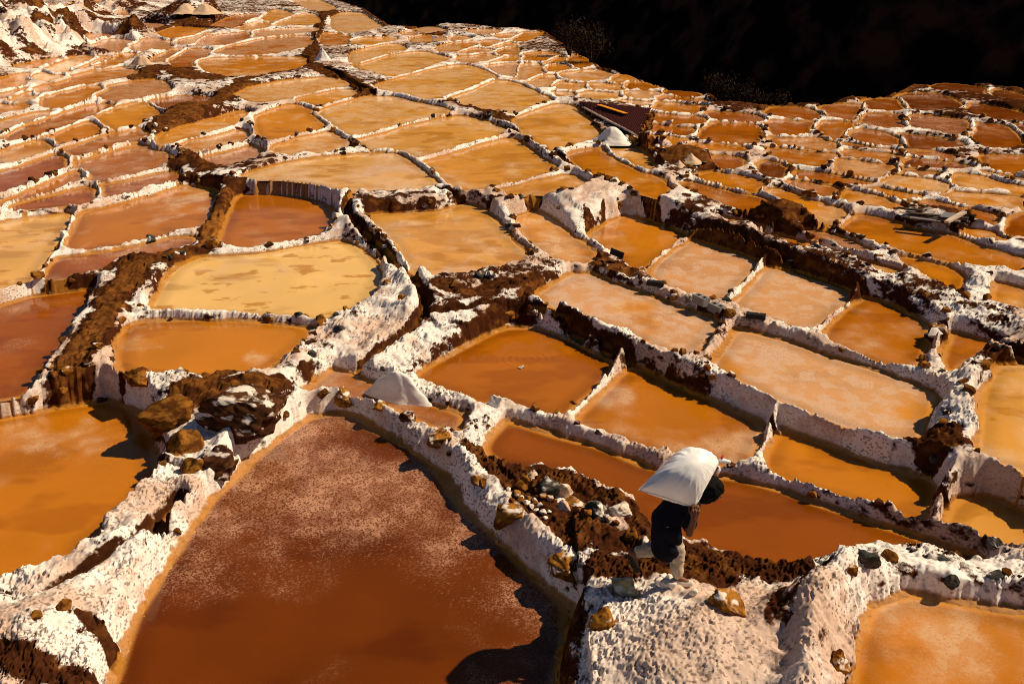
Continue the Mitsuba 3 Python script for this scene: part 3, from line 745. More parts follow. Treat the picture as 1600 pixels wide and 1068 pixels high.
CRUST_SPOTS = {1: [(140, 690, 1.0, .4), (40, 680, .6, .2)], 23: [(720, 420, .5, .5), (620, 350, .4, .3)], 26: [(600, 265, 1.2, .25)], 3: [(420, 560, .5, .4), (240, 540, .4, .3)], 0: [(420, 740, 1.0, .35), (560, 780, 1.2, .3), (380, 820, .6, .25), (800, 930, .5, .3), (650, 1010, 1.5, -.55), (400, 1010, 1.5, -.55), (600, 930, .6, -.3), (870, 960, .5, .35), (320, 900, .5, .2), (250, 1000, .9, -.6)],
               11: [(950, 620, .5, .45), (1180, 690, .4, .4), (1060, 650, .9, -.2)], 17: [(985, 480, .35, -.5), (1010, 500, .25, -.4)], 4: [(300, 440, .6, -.2), (500, 490, .5, -.3)]}
SEEN = []
for i in range(NP):
    row = PONDS[i]; hue, crust = float(row[2]), float(row[3])
    if row[0] == 'd': hue, crust = min(hue + .45 + 1.2 * min(max((pond_pixels(row[0], row[1])[:, 0].mean() - 1230) / 300, 0), 1) * min(max((270 - pond_pixels(row[0], row[1])[:, 1].mean()) / 100, 0), 1), 4), min(crust + .1, 1)  # gradient paints the dimming towards the top right into the water hue
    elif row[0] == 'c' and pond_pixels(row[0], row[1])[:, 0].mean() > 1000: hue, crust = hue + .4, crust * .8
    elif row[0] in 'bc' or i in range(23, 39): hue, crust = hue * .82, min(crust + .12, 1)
    elif row[0] == 'a': crust = min(crust + .05, 1)
    p = POLYS[i]; z = LEVELS[i]; far = float(np.linalg.norm(CENT[i]))
    pc = pond_pixels(row[0], row[1]).mean(0)
    hn = HUES[int(round(min(max(hue, 0), 4)))]
    big = len(row) > 5
    if big: label, group = row[5], None
    else:
        label, group = label_of(i), 'small salt ponds on the far terraces'
    key = thing('salt_pond', label, 'salt pond', group)
    SEEN.append(key)
    # water: outline, inner rings and a loose grid of points
    sp = max(0.05, 0.004 * far)
    outer = p.buffer(0.05).simplify(0.012)
    pts = []
    for q, s in ((outer, sp), (p.buffer(-0.10), sp), (p.buffer(-0.30), 2.2 * sp)):
        for g in getattr(q, 'geoms', [q]):
            if g.is_empty: continue
            r = g.exterior; m = max(8, int(r.length / s))
            pts.append(np.array([r.interpolate(t, normalized=True).coords[0] for t in np.arange(m) / m]))
    x0, y0, x1, y1 = p.bounds; gs = max(0.10, 0.009 * far)
    gx, gy = np.meshgrid(np.arange(x0, x1, gs), np.arange(y0, y1, gs)); g = np.c_[gx.ravel(), gy.ravel()]
    g = g + (np.random.default_rng(i).random(g.shape) - .5) * gs * .3
    pin = p.buffer(-0.2)
    if not pin.is_empty: pts.append(g[shapely.contains_xy(pin, g[:, 0], g[:, 1])])
    if i == 10:
        rc = at(822, 560, z)[:2]; r_, a_ = np.meshgrid(np.arange(.02, .56, .016), np.arange(48) * 2 * np.pi / 48, indexing='ij')
        pts = [q[np.linalg.norm(q - rc, axis=1) > .58] for q in pts] + [rc + np.c_[(r_ * np.cos(a_)).ravel(), (r_ * np.sin(a_)).ravel()]]
    pts = np.vstack(pts); tri = Delaunay(pts).simplices
    c = pts[tri].mean(1); tri = tri[shapely.contains_xy(outer, c[:, 0], c[:, 1])]
    a = pts[tri]; cr = (a[:, 1, 0] - a[:, 0, 0]) * (a[:, 2, 1] - a[:, 0, 1]) - (a[:, 1, 1] - a[:, 0, 1]) * (a[:, 2, 0] - a[:, 0, 0])
    tri[cr < 0] = tri[cr < 0][:, [0, 2, 1]]; tri = tri[np.abs(cr) > 1e-7]
    sh = shapely.points(pts); d = shapely.distance(p.exterior, sh) * np.where(shapely.contains_xy(p, pts[:, 0], pts[:, 1]), 1, -1)
    cv = np.full(len(pts), crust)
    for px, py, r, st in CRUST_SPOTS.get(i, []):
        cv = cv + st * np.exp(-((pts - at(px, py, z)[:2]) ** 2).sum(1) / r ** 2)
    if i == 0: cv = cv + (meshkit.fbm(np.c_[pts * 1.1, np.zeros(len(pts))], 4, 91) - .5) * 1.1
    zz = np.full(len(pts), z)
    if i == 10:
        rr_ = np.linalg.norm(pts - rc, axis=1); zz = zz + np.where(rr_ < .56, .0022 * np.sin(rr_ * 2 * np.pi / .125) * np.clip((.56 - rr_) / .1, 0, 1), 0)
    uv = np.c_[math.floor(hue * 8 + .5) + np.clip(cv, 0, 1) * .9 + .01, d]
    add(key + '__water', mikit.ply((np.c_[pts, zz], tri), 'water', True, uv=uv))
    f = TRI[own == i]
    if len(f): add(key + '__bank', sub_mesh(f, 'bank'))
f = TRI[own == -1]
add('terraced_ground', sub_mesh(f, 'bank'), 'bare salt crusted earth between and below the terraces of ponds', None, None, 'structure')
# ---------------------------------------------------------------- the valley and the shaded hillside beyond the rim
hx, hy = np.meshgrid(np.linspace(-170, 300, 240), np.linspace(20, 420, 220), indexing='ij')
hp = np.c_[hx.ravel(), hy.ravel()]
hd, _ = dist_line(hp, RIM); hd = np.where(shapely.contains_xy(LAND, hp[:, 0], hp[:, 1]), -hd, hd)
ns = meshkit.fbm(np.c_[hp * .035, np.zeros(len(hp))], 5, 51) - .5
hz = np.where(hd < 44, -33 + 0 * hd, -33 + 2.0 * (hd - 44))
hz = np.minimum(hz, 70 + 20 * ns) + ns * 14 * np.clip((hd - 30) / 30, 0, 1) + (meshkit.fbm(np.c_[hp * .2, np.zeros(len(hp))], 4, 52) - .5) * 5
hz = np.where(hd < 26, hz - 3, hz)
A = np.arange(240 * 220).reshape(240, 220)
q = np.c_[A[:-1, :-1].ravel(), A[1:, :-1].ravel(), A[1:, 1:].ravel(), A[:-1, 1:].ravel()]
q = q[hd[q].max(1) > 20]
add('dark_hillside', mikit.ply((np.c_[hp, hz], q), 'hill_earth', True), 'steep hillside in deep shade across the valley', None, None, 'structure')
# ---------------------------------------------------------------- stones, heaps, blocks, planks, shed, shrubs
def rock_mesh(seed, n=16, detail=0, squash=(1, 1, .75)):
    rng = np.random.default_rng(seed)
    p = rng.normal(size=(n, 3)); p /= np.linalg.norm(p, axis=1, keepdims=True); p *= rng.uniform(.75, 1.0, (n, 1)); p *= squash
    m = trimesh.convex.convex_hull(p)
    if detail:
        for _ in range(detail): m = m.subdivide()
        trimesh.smoothing.filter_laplacian(m, iterations=1)
        v = np.array(m.vertices); nrm = np.array(m.vertex_normals)
        f = meshkit.fbm(v * 2.6 + seed, 4, seed % 97) - .5; g = meshkit.noise(v * 11 + seed, 5) - .5
        m = trimesh.Trimesh(v + nrm * (f * .34 + g * .10)[:, None], m.faces, process=False)
    v = np.array(m.vertices); lo, hi = v.min(0), v.max(0)
    m.vertices = (v - (lo + hi) / 2) / (hi - lo) * 2 * squash
    return m
SMALL = [[mikit.ply(rock_mesh(100 + v, 14 + v % 5, 0, (1, .8 + .05 * (v % 4), .65 + .06 * (v % 3))), 'rock_' + c, 30) for v in range(5)] for c in ('brown', 'umber', 'ochre', 'slate', 'white')]
rng = np.random.default_rng(7)
cellA = CELL * (0.0013 * RR.ravel())
elig = np.nonzero((DD[:, 0] > 0.06) & (DD[:, 0] < 0.34) & (width < 1.3) & (RR.ravel() < 44) & (e < 0) & (RR.ravel() > 9))[0]
clump = np.clip((meshkit.fbm(np.c_[P2[elig] * .8, np.zeros(len(elig))], 3, 77) - .44) * 6, 0.06, 1)
pr = cellA[elig] * clump * 11
take = elig[rng.random(len(elig)) < pr]
count = {}
for v in take:
    i = int(II[v, 0]); far = RR.ravel()[v]
    s = rng.uniform(.04, .10) * (1.0 + .016 * max(far - 14, 0)) * (1.35 if rng.random() < .15 else 1)
    ci = rng.choice(5, p=[.40, .30, .15, .08, .07])
    kk_ = SEEN[i] + '__bank__stone'; n = count.get(i, 0); count[i] = n + 1
    if SEEN[i] + '__bank' not in scene: continue
    scene[kk_ if n == 0 else f'{kk_}_{n:03d}'] = {**SMALL[ci][rng.integers(5)], 'to_world': T().translate([P2[v, 0], P2[v, 1], H[v] + .1 * s]).rotate([0, 0, 1], float(rng.uniform(0, 360))).rotate([1, 0, 0], float(rng.uniform(-25, 25))).scale([s, s, s])}
NSTONES = sum(count.values())

def px_size(q): return float(((q - EYE) @ FWD) / F_PX)      # metres per pixel of the photograph at a point
def boulder(px, py, w, h, kind, label, seed, name='boulder', cat='boulder', squash=None, lift=.0, detail=3, yaw=0):
    q = seat(px, py + h * .30); m = px_size(q)
    a, c = w * m / 2 * 1.05, h * m / 2 * 1.1
    mesh = rock_mesh(seed, 15, detail, (1, 1, 1)) if w < 60 else rock_mesh(seed, 22, detail, (1, 1, 1))
    k = thing(name, label, cat)
    scene[k] = {**mikit.ply(mesh, 'rock_' + kind, 40), 'to_world': T().translate([q[0], q[1], q[2] + c * lift]).rotate([0, 0, 1], float(yaw)).scale([a, (a + c) / 2 * .95, c])}
    return k
for n, l in enumerate("""
262,634,82,64;brown;largest brown boulder, square topped, standing over the ochre pond at left
290,684,62,54;brown;brown boulder directly below the largest one, above the dark gap
340,716,64,50;umber;dark brown boulder lowest in the boulder heap at left
303,722,40,42;ochre;orange boulder half hidden between two darker ones in the heap at left
222,594,58,28;brown;flat brown boulder lying on the white wall, top of the heap
382,626,140,74;umber;huge flat dark boulder with salt patches, between the boulder heap and the nearest pond
538,620,38,26;ochre;square ochre stone on top of the wall at the head of the nearest pond
505,613,20,15;brown;small brown stone left of the square ochre one
594,630,32,15;ochre;flat ochre stone beside the heap of fresh salt
637,652,26,20;umber;dark stone in the wall right of the fresh salt heap
686,688,44,28;ochre;ribbed ochre slab lying along the wall of the nearest pond
746,747,32,16;ochre;thin ochre stone on the crest of the wall, middle of its length
793,802,50,38;ochre;big rust orange boulder set in the wall of the nearest pond
880,872,62,30;ochre;long yellow ochre slab near the lower end of the wall
938,958,44,54;ochre;ochre boulder at the left corner of the salt covered mound
975,908,46,42;yellow;rounded pale yellow boulder at the walking man's back foot
1140,934,64,42;ochre;bright orange pointed boulder right of the walking man
832,742,24,24;pale;small tan stone on top of the rubble heap
857,758,38,34;slate;dark grey boulder on the rubble heap by the long dark pond
880,758,30,30;pale;pale pink boulder touching the dark grey one
878,787,24,22;pale;pale chunk of stone in front of the dark grey boulder
899,782,36,20;ochre;yellow brown stone right of the pale chunk
931,792,40,36;slate;dark boulder in the middle of the row along the long dark pond
970,796,38,30;pale;rounded pink stone at the right end of the rubble row
986,832,28,36;brown;brown stone behind the walking man's back
1004,846,22,26;umber;dark stone touching the walking man's shirt
1352,866,40,28;slate;dark olive boulder on top of the crusted wall at right
1390,866,30,22;brown;brown stone beside the dark olive boulder
1328,886,24,18;ochre;small yellow stone at the left shoulder of the crusted wall
1487,904,28,24;slate;grey green stone set into the face of the crusted wall
1467,870,36,18;slate;flat dark stone on the crest of the crusted wall
1556,894,34,14;slate;flat blackish stone at the right end of the crusted wall
1552,855,22,18;slate;small dark stone where two walls meet near the right edge
1308,1022,32,46;ochre;yellow ochre boulder at the lower end of the crusted wall
1512,606,22,16;brown;brown stone on the tall wall at right
1535,570,22,13;brown;small brown stone on top of the tall wall at right
530,512,14,15;slate;small dark grey stone at the tip of the white salt slope
628,462,13,15;ochre;lone ochre stone on the white salt slope
752,426,22,15;slate;slate block on the bank above the rippled pond
766,427,15,17;slate;smaller slate block right of the other
706,442,15,13;brown;reddish stone at the end of the brown bank in the centre
236,372,22,13;slate;olive stone on the wall below the wide tan pond at left
332,374,24,24;ochre;yellow ochre stone on the sloping brown earth bank
775,626,17,27;white;upright white stone at the corner of the rippled pond
896,632,24,20;brown;dark red stone on the divider between two orange ponds
555,220,22,18;umber;dark stone at the left tip of the long ochre pond
1140,490,24,14;ochre;yellow stone at the end of the row of grey blocks
96,944,30,20;brown;rounded brown stone in the gully at the lower left
60,960,26,16;brown;brown stone farther left in the gully
1228,300,16,12;umber;dark stone on the wall corner far right
""".strip().split('\n')):
    c, kind, label = l.split(';'); px, py, w, h = [float(v) for v in c.split(',')]
    boulder(px, py, w, h, kind, label, 300 + n, yaw=(n * 77) % 360)
# lumps of salt and rubble
def heap_of(name, label, cat, spots, kinds, seed):
    k = thing(name, label, cat)
    r = np.random.default_rng(seed)
    for px, py, w in spots:
        q = seat(px, py); m = px_size(q) * w / 2
        add(k + '__lump', {**mikit.ply(rock_mesh(seed + int(px), 15, 2, (1, 1, .85)), 'rock_' + kinds[r.integers(len(kinds))], 45),
                           'to_world': T().translate([q[0], q[1], q[2] + m * .45]).rotate([0, 0, 1], float(r.uniform(0, 360))).scale([m, m, m])})
    return k
heap_of('salt_lumps', 'knobbly white salt lumps beside the walking man\'s front foot', 'salt lumps', [(1040, 918, 20), (1030, 914, 16), (1047, 908, 18), (1050, 921, 14), (1036, 905, 14), (1025, 920, 10), (1083, 929, 15)], ['white'], 900)
heap_of('rubble_heap', 'heap of small orange and tan stones on the earth path', 'rubble', [(812, 762, 18), (820, 770, 16), (808, 775, 14), (822, 752, 15), (832, 765, 14), (840, 772, 12), (812, 785, 14), (826, 780, 11), (836, 786, 10), (800, 790, 12), (848, 779, 12), (860, 782, 12), (905, 800, 12), (918, 806, 14), (950, 812, 13), (962, 822, 12), (945, 800, 10)], ['ochre', 'ochre', 'brown', 'pale'], 940)
heap_of('salt_chunks', 'scatter of white salt chunks at the foot of the rubble heap', 'salt chunks', [(822, 787, 12), (830, 795, 10), (838, 800, 9), (848, 803, 11), (843, 790, 9), (815, 780, 8), (852, 812, 9), (808, 772, 9), (795, 766, 8), (790, 774, 7), (835, 782, 8), (858, 800, 7)], ['white'], 980)
def heap(px, py, w, h, bsdf, label, seed, sx=1.0, name='salt_heap', cat='salt heap', peak=1.0, yaw=0, lev=None):
    q = seat(px, py) if lev is None else at(px, py, lev)
    m = px_size(q); R, hh = w * m / 2, h * m / math.cos(math.atan2(q[2] * -1 + CAM_H, q[1]))
    n, mth = 26, 48
    r = np.linspace(0, 1.25, n); th = np.arange(mth) * 2 * np.pi / mth
    rr, tt = np.meshgrid(r, th, indexing='ij')
    wv = 1 + .12 * np.sin(tt * 2 + seed) + .07 * np.sin(tt * 5 + seed * 2)
    x, y = R * rr * np.cos(tt) * wv, R * sx * rr * np.sin(tt) * wv
    prof = np.where(rr < 1, 1.06 * (np.sqrt((1 - np.clip(rr, 0, 1)) ** 2 + .012) - .0) - .11 * (1 - (1 - np.clip(rr, 0, 1))) , 1 - rr - .0) if peak >= 1 else np.where(rr < 1, np.cos(np.clip(rr, 0, 1) * np.pi / 2) ** 1.3, 1 - rr)
    z = hh * prof
    pts = np.stack([x, y, z], -1).reshape(-1, 3)
    pts[:, 2] += (meshkit.fbm(pts / R * 3 + seed, 4, seed) - .5) * .22 * hh * np.clip(rr.ravel() * 4, 0, 1) + (meshkit.noise(pts / R * 16, seed) - .5) * .03 * hh
    idx = np.arange(n * mth).reshape(n, mth); nx = np.roll(idx, -1, 1)
    qd = np.c_[idx[:-1].ravel(), idx[1:].ravel(), nx[1:].ravel(), nx[:-1].ravel()]
    k = thing(name, label, cat)
    scene[k] = {**mikit.ply((pts, qd), bsdf, True), 'to_world': T().translate([q[0], q[1], q[2] - .02]).rotate([0, 0, 1], float(yaw))}
heap(622, 619, 112, 40, 'pile_salt', 'long heap of fresh pure white salt lying in a small brown pond', 1, .42, peak=.5, yaw=-28, lev=.24)
heap(505, 94, 26, 17, 'pile_salt', 'pointed white salt cone beside the dark bank, upper middle', 2)
heap(957, 218, 50, 19, 'pile_salt', 'broad pale salt heap in front of the maroon shed', 3, peak=.5)
heap(1079, 251, 32, 11, 'pile_tan', 'tan salt cone on brown ground right of the maroon shed', 4)
heap(1061, 259, 24, 9, 'pile_tan', 'smaller tan salt cone left of the other one', 5)
heap(291, 20, 34, 12, 'pile_tan', 'left one of two pale heaps on the dark mound, top left', 6, peak=.5)
heap(321, 21, 38, 12, 'pile_tan', 'right one of two pale heaps on the dark mound, top left', 7, peak=.5)
heap(222, 101, 34, 15, 'pile_tan', 'lone pale heap among the ponds, upper left', 8, peak=.5)
heap(701, 56, 14, 8, 'pile_salt', 'small white cone near the dark valley edge', 9)
# boards, blocks, shed
def box(c, s, rot=None):
    b = trimesh.creation.box(s)
    b = trimesh.Trimesh(*trimesh.remesh.subdivide(b.vertices, b.faces), process=False)
    if rot is not None: b.apply_transform(rot)
    b.apply_translation(c); return b
def beam(a, b, w, t):
    a, b = np.asarray(a, float), np.asarray(b, float); d = b - a; L = np.linalg.norm(d); d /= L
    s = np.cross([0, 0, 1], d); s /= np.linalg.norm(s) + 1e-9; u = np.cross(d, s)
    m = trimesh.creation.box([L, w, t]); M = np.eye(4); M[:3, 0], M[:3, 1], M[:3, 2] = d, s, u; M[:3, 3] = (a + b) / 2
    m.apply_transform(M); return m
def wood(c):
    c = mi.ScalarColor3f(c)
    def fn(p, n, uv):
        g = fbm(p.x * 6, p.y * 6, p.z * 40, 3)
        return mi.Color3f(c) * (.55 + .9 * g)
    return proc(fn)
flat('wood_dark', wood((.055, .038, .028))); flat('wood_pale', wood((.55, .45, .36))); flat('wood_grey', wood((.17, .16, .16)))
flat('sheet_grey', (.15, .155, .17)); flat('maroon', (.040, .007, .006), .7, .08); flat('orange_paint', (.75, .30, .01), .6); flat('concrete', (.24, .235, .24), .9); flat('hole_shade', (.02, .02, .02), .9)
flat('black_board', (.012, .012, .014), .6)
k = thing('plank_pile', 'pile of dark weathered planks with one pale plank laid across', 'plank pile')
gz = 1.02
def pk(px, py, z): return at(px, py, z)
for n, (a, b, dz, m) in enumerate([((1418, 338), (1512, 352), .05, 'wood_dark'), ((1420, 334), (1515, 347), .10, 'wood_dark'), ((1416, 330), (1512, 343), .16, 'wood_grey'), ((1424, 341), (1508, 350), .14, 'wood_dark'), ((1419, 336), (1500, 346), .22, 'wood_grey'),
                                   ((1413, 326), (1526, 336), .24, 'wood_dark'), ((1421, 333), (1514, 341), .28, 'wood_dark'), ((1422, 340), (1470, 346), .24, 'wood_grey')]):
    add(k + '__plank', mikit.ply(beam(pk(*a, gz + dz), pk(*b, gz + dz), .13, .035), m))
add(k + '__pale_plank', mikit.ply(beam(pk(1479, 347, gz + .38), pk(1507, 331, gz + .46), .12, .05), 'wood_pale'), 'pale plank lying across the pile')
add(k + '__sheet', mikit.ply(beam(pk(1472, 335, gz + .34), pk(1496, 338, gz + .34), .55, .02), 'sheet_grey'), 'grey sheet on the pile')
k = thing('block', 'grey hollow concrete block, left one of two on the wall', 'concrete block')
def hollow_block(k, px, py, dirpx):
    q = seat(px, py); f = at(dirpx[0], dirpx[1], q[2]) - at(px, py, q[2]); yaw = math.degrees(math.atan2(f[1], f[0]))
    body = m3.Manifold.cube([.36, .17, .17], True)
    for x in (-.09, .09): body -= m3.Manifold.cube([.12, .10, .3], True).translate([x, 0, 0])
    scene[k + '__body'] = {**mikit.ply(body, 'concrete'), 'to_world': T().translate([q[0], q[1], q[2] + .04]).rotate([0, 0, 1], float(yaw))}
    scene[k + '__fill'] = {**mikit.ply(trimesh.creation.box([.32, .13, .02]), 'hole_shade'), 'to_world': T().translate([q[0], q[1], q[2]]).rotate([0, 0, 1], float(yaw))}  # dark plate across the holes, painted in for their shade
hollow_block(k, 1095, 474, (1117, 484))
k = thing('block', 'grey hollow concrete block, right one of two on the wall', 'concrete block'); hollow_block(k, 1120, 485, (1142, 495))
for px, py, lab in ((1180, 505, 'black slab set on the wall, right of the concrete blocks'), (1024, 446, 'dark slab on the wall left of the concrete blocks')):
    q = seat(px, py); k = thing('slab', lab, 'slab'); scene[k] = mikit.ply(beam(q + [-.17, .06, .05], q + [.17, -.06, .05], .14, .09), 'black_board')
q = seat(958, 411) + [0, 0, .10]; k = thing('board', 'black board propped on the brown rubble by the brown pond', 'board')
scene[k] = mikit.ply(beam(q + [-.06, .08, .12], q + [.22, -.09, .05], .03, .15), 'black_board')
q = seat(680, 66); k = thing('stool', 'tiny white stool far off near the valley edge', 'stool')
m_ = px_size(q)
add(k + '__seat', mikit.ply(box(q + [0, 0, 7.5 * m_], [9 * m_, 6 * m_, 2.5 * m_]), 'pile_salt'))
for sx in (-1, 1):
    for sy in (-1, 1): add(k + '__leg', mikit.ply(box(q + [sx * 3.4 * m_, sy * 2 * m_, 3 * m_], [1.6 * m_, 1.6 * m_, 7 * m_]), 'pile_salt'))
q = at(815, 575, .25); k = thing('flotsam', 'small pale scrap floating in the rippled pond', 'scrap')
scene[k] = mikit.ply(trimesh.util.concatenate([beam(q + [-.06, .0, .01], q + [.05, .03, .02], .06, .02), beam(q + [-.02, -.05, .015], q + [.03, .06, .03], .03, .02)]), 'wood_pale')
# the shed: maroon corrugated lean-to roof on poles
k = thing('shed', 'low shed with a dark maroon corrugated lean-to roof and an orange strip', 'shed')
g0 = 1.08
TL, TR, BR, BL = at(905, 158, g0 + .35), at(1016, 169, g0 + .75), at(996, 209, g0 + .4), at(912, 167, g0 + .25)
def on_roof(u, v, h=0.0):
    p = (TL * (1 - u) + TR * u) * (1 - v) + (BL * (1 - u) + BR * u) * v
    return p + np.array([0, 0, h])
NS = 6
for s in range(NS):                       # six sheets side by side
    u0, u1 = s / NS, (s + 1) / NS + .012
    us, vs = np.linspace(u0, u1, 29), np.linspace(0, 1, 6)
    top = np.array([[on_roof(u, v, (.009) * math.sin(u * NS * 7 * 2 * math.pi) + .006 * (s % 2)) for v in vs] for u in us])
    n, mm = len(us), len(vs); idx = np.arange(n * mm).reshape(n, mm)
    qd = np.c_[idx[:-1, :-1].ravel(), idx[1:, :-1].ravel(), idx[1:, 1:].ravel(), idx[:-1, 1:].ravel()]
    v2 = np.vstack([top.reshape(-1, 3), top.reshape(-1, 3) - [0, 0, .012]])
    add(k + '__roof_sheet', mikit.ply((v2, np.vstack([qd, qd[:, ::-1] + n * mm])), 'maroon'))
add(k + '__orange_strip', mikit.ply(beam(on_roof(.30, .30, .06), on_roof(.74, .48, .06), .15, .03), 'orange_paint'), 'bright orange strip lying on the roof')
for a, b in (((.05, 1.02), (.52, 1.03)), ((.45, 1.06), (1.0, 1.0)), ((.02, 1.0), (.98, .99))):
    add(k + '__pole', mikit.ply(trimesh.creation.cylinder(.035, segment=[on_roof(*a, -.02), on_roof(*b, -.05)], sections=10), 'wood_pale'))
for u, v in ((.02, .02), (.98, .03), (.97, .97), (.05, .97), (.5, .98)):
    p = on_roof(u, v, -.03); add(k + '__post', mikit.ply(trimesh.creation.cylinder(.05, segment=[p, [p[0], p[1], ground(p[0], p[1]) - .1]], sections=10), 'wood_dark'))
for n in range(9):                        # rubble wall under the right end
    t = n / 8; p = on_roof(1.0, t, -.1)
    gzz = ground(p[0], p[1])
    for zz in np.arange(gzz, p[2], .16):
        add(k + '__stone', {**SMALL[n % 3][n % 5], 'to_world': T().translate([p[0] + .05 * math.sin(n * 3 + zz * 9), p[1], zz]).rotate([0, 0, 1], n * 50.0).scale([.17, .17, .17])})
# shrubs on the valley edge
flat('shrub_leaf', proc(lambda p, n, uv: mix(mi.Color3f(.008, .005, .002), mi.Color3f(.03, .016, .007), noise(p.x * 3, p.y * 3, p.z * 3))), .8, .1); flat('shrub_wood', (.03, .018, .01))
def shrub(px, py, size, seed):
    d = at(px, py + 5, 1.0); q = d * 1.0; q[2] = ground(q[0], q[1]) if LAND.contains(shapely.Point(q[0], q[1])) is False else ground(q[0], q[1])
    r = np.random.default_rng(seed); k = thing('shrub', 'dark scrubby bush on the shaded edge of the valley', 'bush', 'bushes along the dark valley edge')
    stems, leaves = [], []
    for s in range(9):
        a = r.uniform(0, 6.28); tip = q + [math.cos(a) * size * .5 * r.random(), math.sin(a) * size * .5 * r.random(), size * r.uniform(.5, 1)]
        stems.append(trimesh.creation.cylinder(.02 * size, segment=[q - [0, 0, .1], tip], sections=5))
        c = tip + r.normal(size=(70, 3)) * size * .17
        for p in c:
            u, v = r.normal(size=3), r.normal(size=3); u /= np.linalg.norm(u); v /= np.linalg.norm(v); l = size * .085
            leaves.append([p - u * l, p + v * l * .6, p + u * l])
    add(k + '__stem', mikit.ply(trimesh.util.concatenate(stems), 'shrub_wood'))
    L = np.array(leaves).reshape(-1, 3); add(k + '__foliage', mikit.ply((L, np.arange(len(L)).reshape(-1, 3)), 'shrub_leaf'))
for n, (px, py, s) in enumerate([(905, 76, 2.0), (890, 88, 1.5), (925, 98, 1.8), (1125, 160, 1.1), (1150, 160, 1.2), (1180, 162, 1.0), (1215, 162, .9)]):
    shrub(px, py, s, 60 + n)
# ---------------------------------------------------------------- the man with the sack
MS = seat(1056, 911); MS = MS + 0.0
man = thing('person', 'bent person in dark shirt and beige trousers walking right under a sack', 'person')
MM = px_size(MS)
def place(v): return np.asarray(v, float) * [1, 1, 1] + MS
def blob(chains, edge=.022, smooth=14):
    m = m3.Manifold()
    for ch in chains:
        for (a, ra), (b, rb) in zip(ch[:-1], ch[1:]):
            A = m3.Manifold.sphere(ra, 24).translate([float(x) for x in a]); B = m3.Manifold.sphere(rb, 24).translate([float(x) for x in b])
            m = m + m3.Manifold.batch_hull([A, B])
    m = m.refine_to_length(edge)
    mm = m.to_mesh(); t = trimesh.Trimesh(np.array(mm.vert_properties[:, :3]), np.array(mm.tri_verts), process=True)
    trimesh.smoothing.filter_taubin(t, lamb=.5, nu=.52, iterations=smooth)
    return t
def put(name, t, bsdf, label=None, smooth=True):
    t = t.copy(); t.apply_translation(MS); return add(man + '__' + name, mikit.ply(t, bsdf, smooth), label)
J = dict(hipR=(-.14, -.05, .76), hipL=(-.15, .11, .76), kneeR=(-.02, -.05, .43), ankR=(.0, -.05, .10), kneeL=(-.19, .12, .38), ankL=(-.46, .13, .30),
         waist=(-.13, .02, .82), chest=(.03, .03, 1.02), neck=(.15, .02, 1.10), head=(.285, .0, 1.165), shR=(.09, -.16, 1.09), shL=(.10, .21, 1.09),
         elR=(.05, -.29, .82), wrR=(.085, -.315, 1.015), elL=(.27, .30, .92), wrL=(.28, .26, 1.15))
g = {k: np.array(v) for k, v in J.items()}
flat('skin', (.16, .065, .032), .55, .3)
def cloth_fn(c, k):
    c = mi.ScalarColor3f(c)
    return proc(lambda p, n, uv: mi.Color3f(c) * (.75 + .5 * fbm(p.x * k, p.y * k, p.z * k, 3)))
flat('shirt_cloth', cloth_fn((.006, .006, .013), 14), .9, .1); flat('trouser_cloth', cloth_fn((.46, .38, .29), 16), .9, .1); flat('hair_black', (.004, .0035, .0035), .8, .08); flat('shoe_dark', (.02, .017, .016), .6); flat('sock_white', (.6, .57, .54), .8)
# one continuous body: head on a neck, arms with hands, legs with feet
body = [[(g['waist'], .13), (g['chest'], .15), (g['neck'], .055), (g['head'] + [-.03, 0, -.03], .062)],
        [(g['chest'], .10), (g['shR'], .06), (g['elR'], .042), (g['wrR'], .030)], [(g['chest'], .10), (g['shL'], .06), (g['elL'], .042), (g['wrL'], .030)],
        [(g['waist'], .12), (g['hipR'], .09), (g['kneeR'], .06), (g['ankR'], .042)], [(g['waist'], .12), (g['hipL'], .09), (g['kneeL'], .06), (g['ankL'], .042)],
        # head: skull, jaw, nose, ears, facing forward and down
        [(g['head'], .098), (g['head'] + [.055, 0, -.035], .075)], [(g['head'] + [.07, 0, -.07], .045), (g['head'] + [.045, 0, -.085], .05)], [(g['head'] + [.115, 0, -.045], .014), (g['head'] + [.128, 0, -.065], .017)],
        [(g['head'] + [.0, -.098, -.02], .018), (g['head'] + [-.005, -.103, -.045], .014)], [(g['head'] + [.0, .098, -.02], .018), (g['head'] + [-.005, .103, -.045], .014)],
        [(g['ankR'], .04), (g['ankR'] + [.13, -.01, -.065], .030)], [(g['ankL'] + [-.03, 0, .01], .045), (g['ankL'] + [.03, 0, -.20], .032)]]
def hand(w, up, across, palm_n, curl):
    """palm, four fingers of different length closed round the sack's corner, and a thumb from the side of the palm"""
    up, across, palm_n = [np.array(v, float) / np.linalg.norm(v) for v in (up, across, palm_n)]
    c = []
    k0 = w + up * .085
    for s in (-.03, .03): c.append([(w + across * s * .5, .022), (k0 + across * s, .019)])
    c.append([(w + up * .03, .026), (k0, .022)])
    for f, (o, l) in enumerate(zip((-.033, -.011, .011, .032), (.078, .088, .082, .064))):
        a0 = k0 + across * o; a1 = a0 + up * l * .45 + palm_n * l * .18; a2 = a1 + up * l * .12 + palm_n * l * (.40 + .06 * f); a3 = a2 - up * l * .18 + palm_n * l * .24
        c.append([(a0, .0115), (a1, .0105), (a2, .0095), (a3, .0085)])
    t0 = w + up * .03 - across * .028; t1 = t0 + up * .035 - across * .028 + palm_n * .02; t2 = t1 + up * .03 + palm_n * .028
    c.append([(t0, .015), (t1, .0125), (t2, .0105)])
    return c
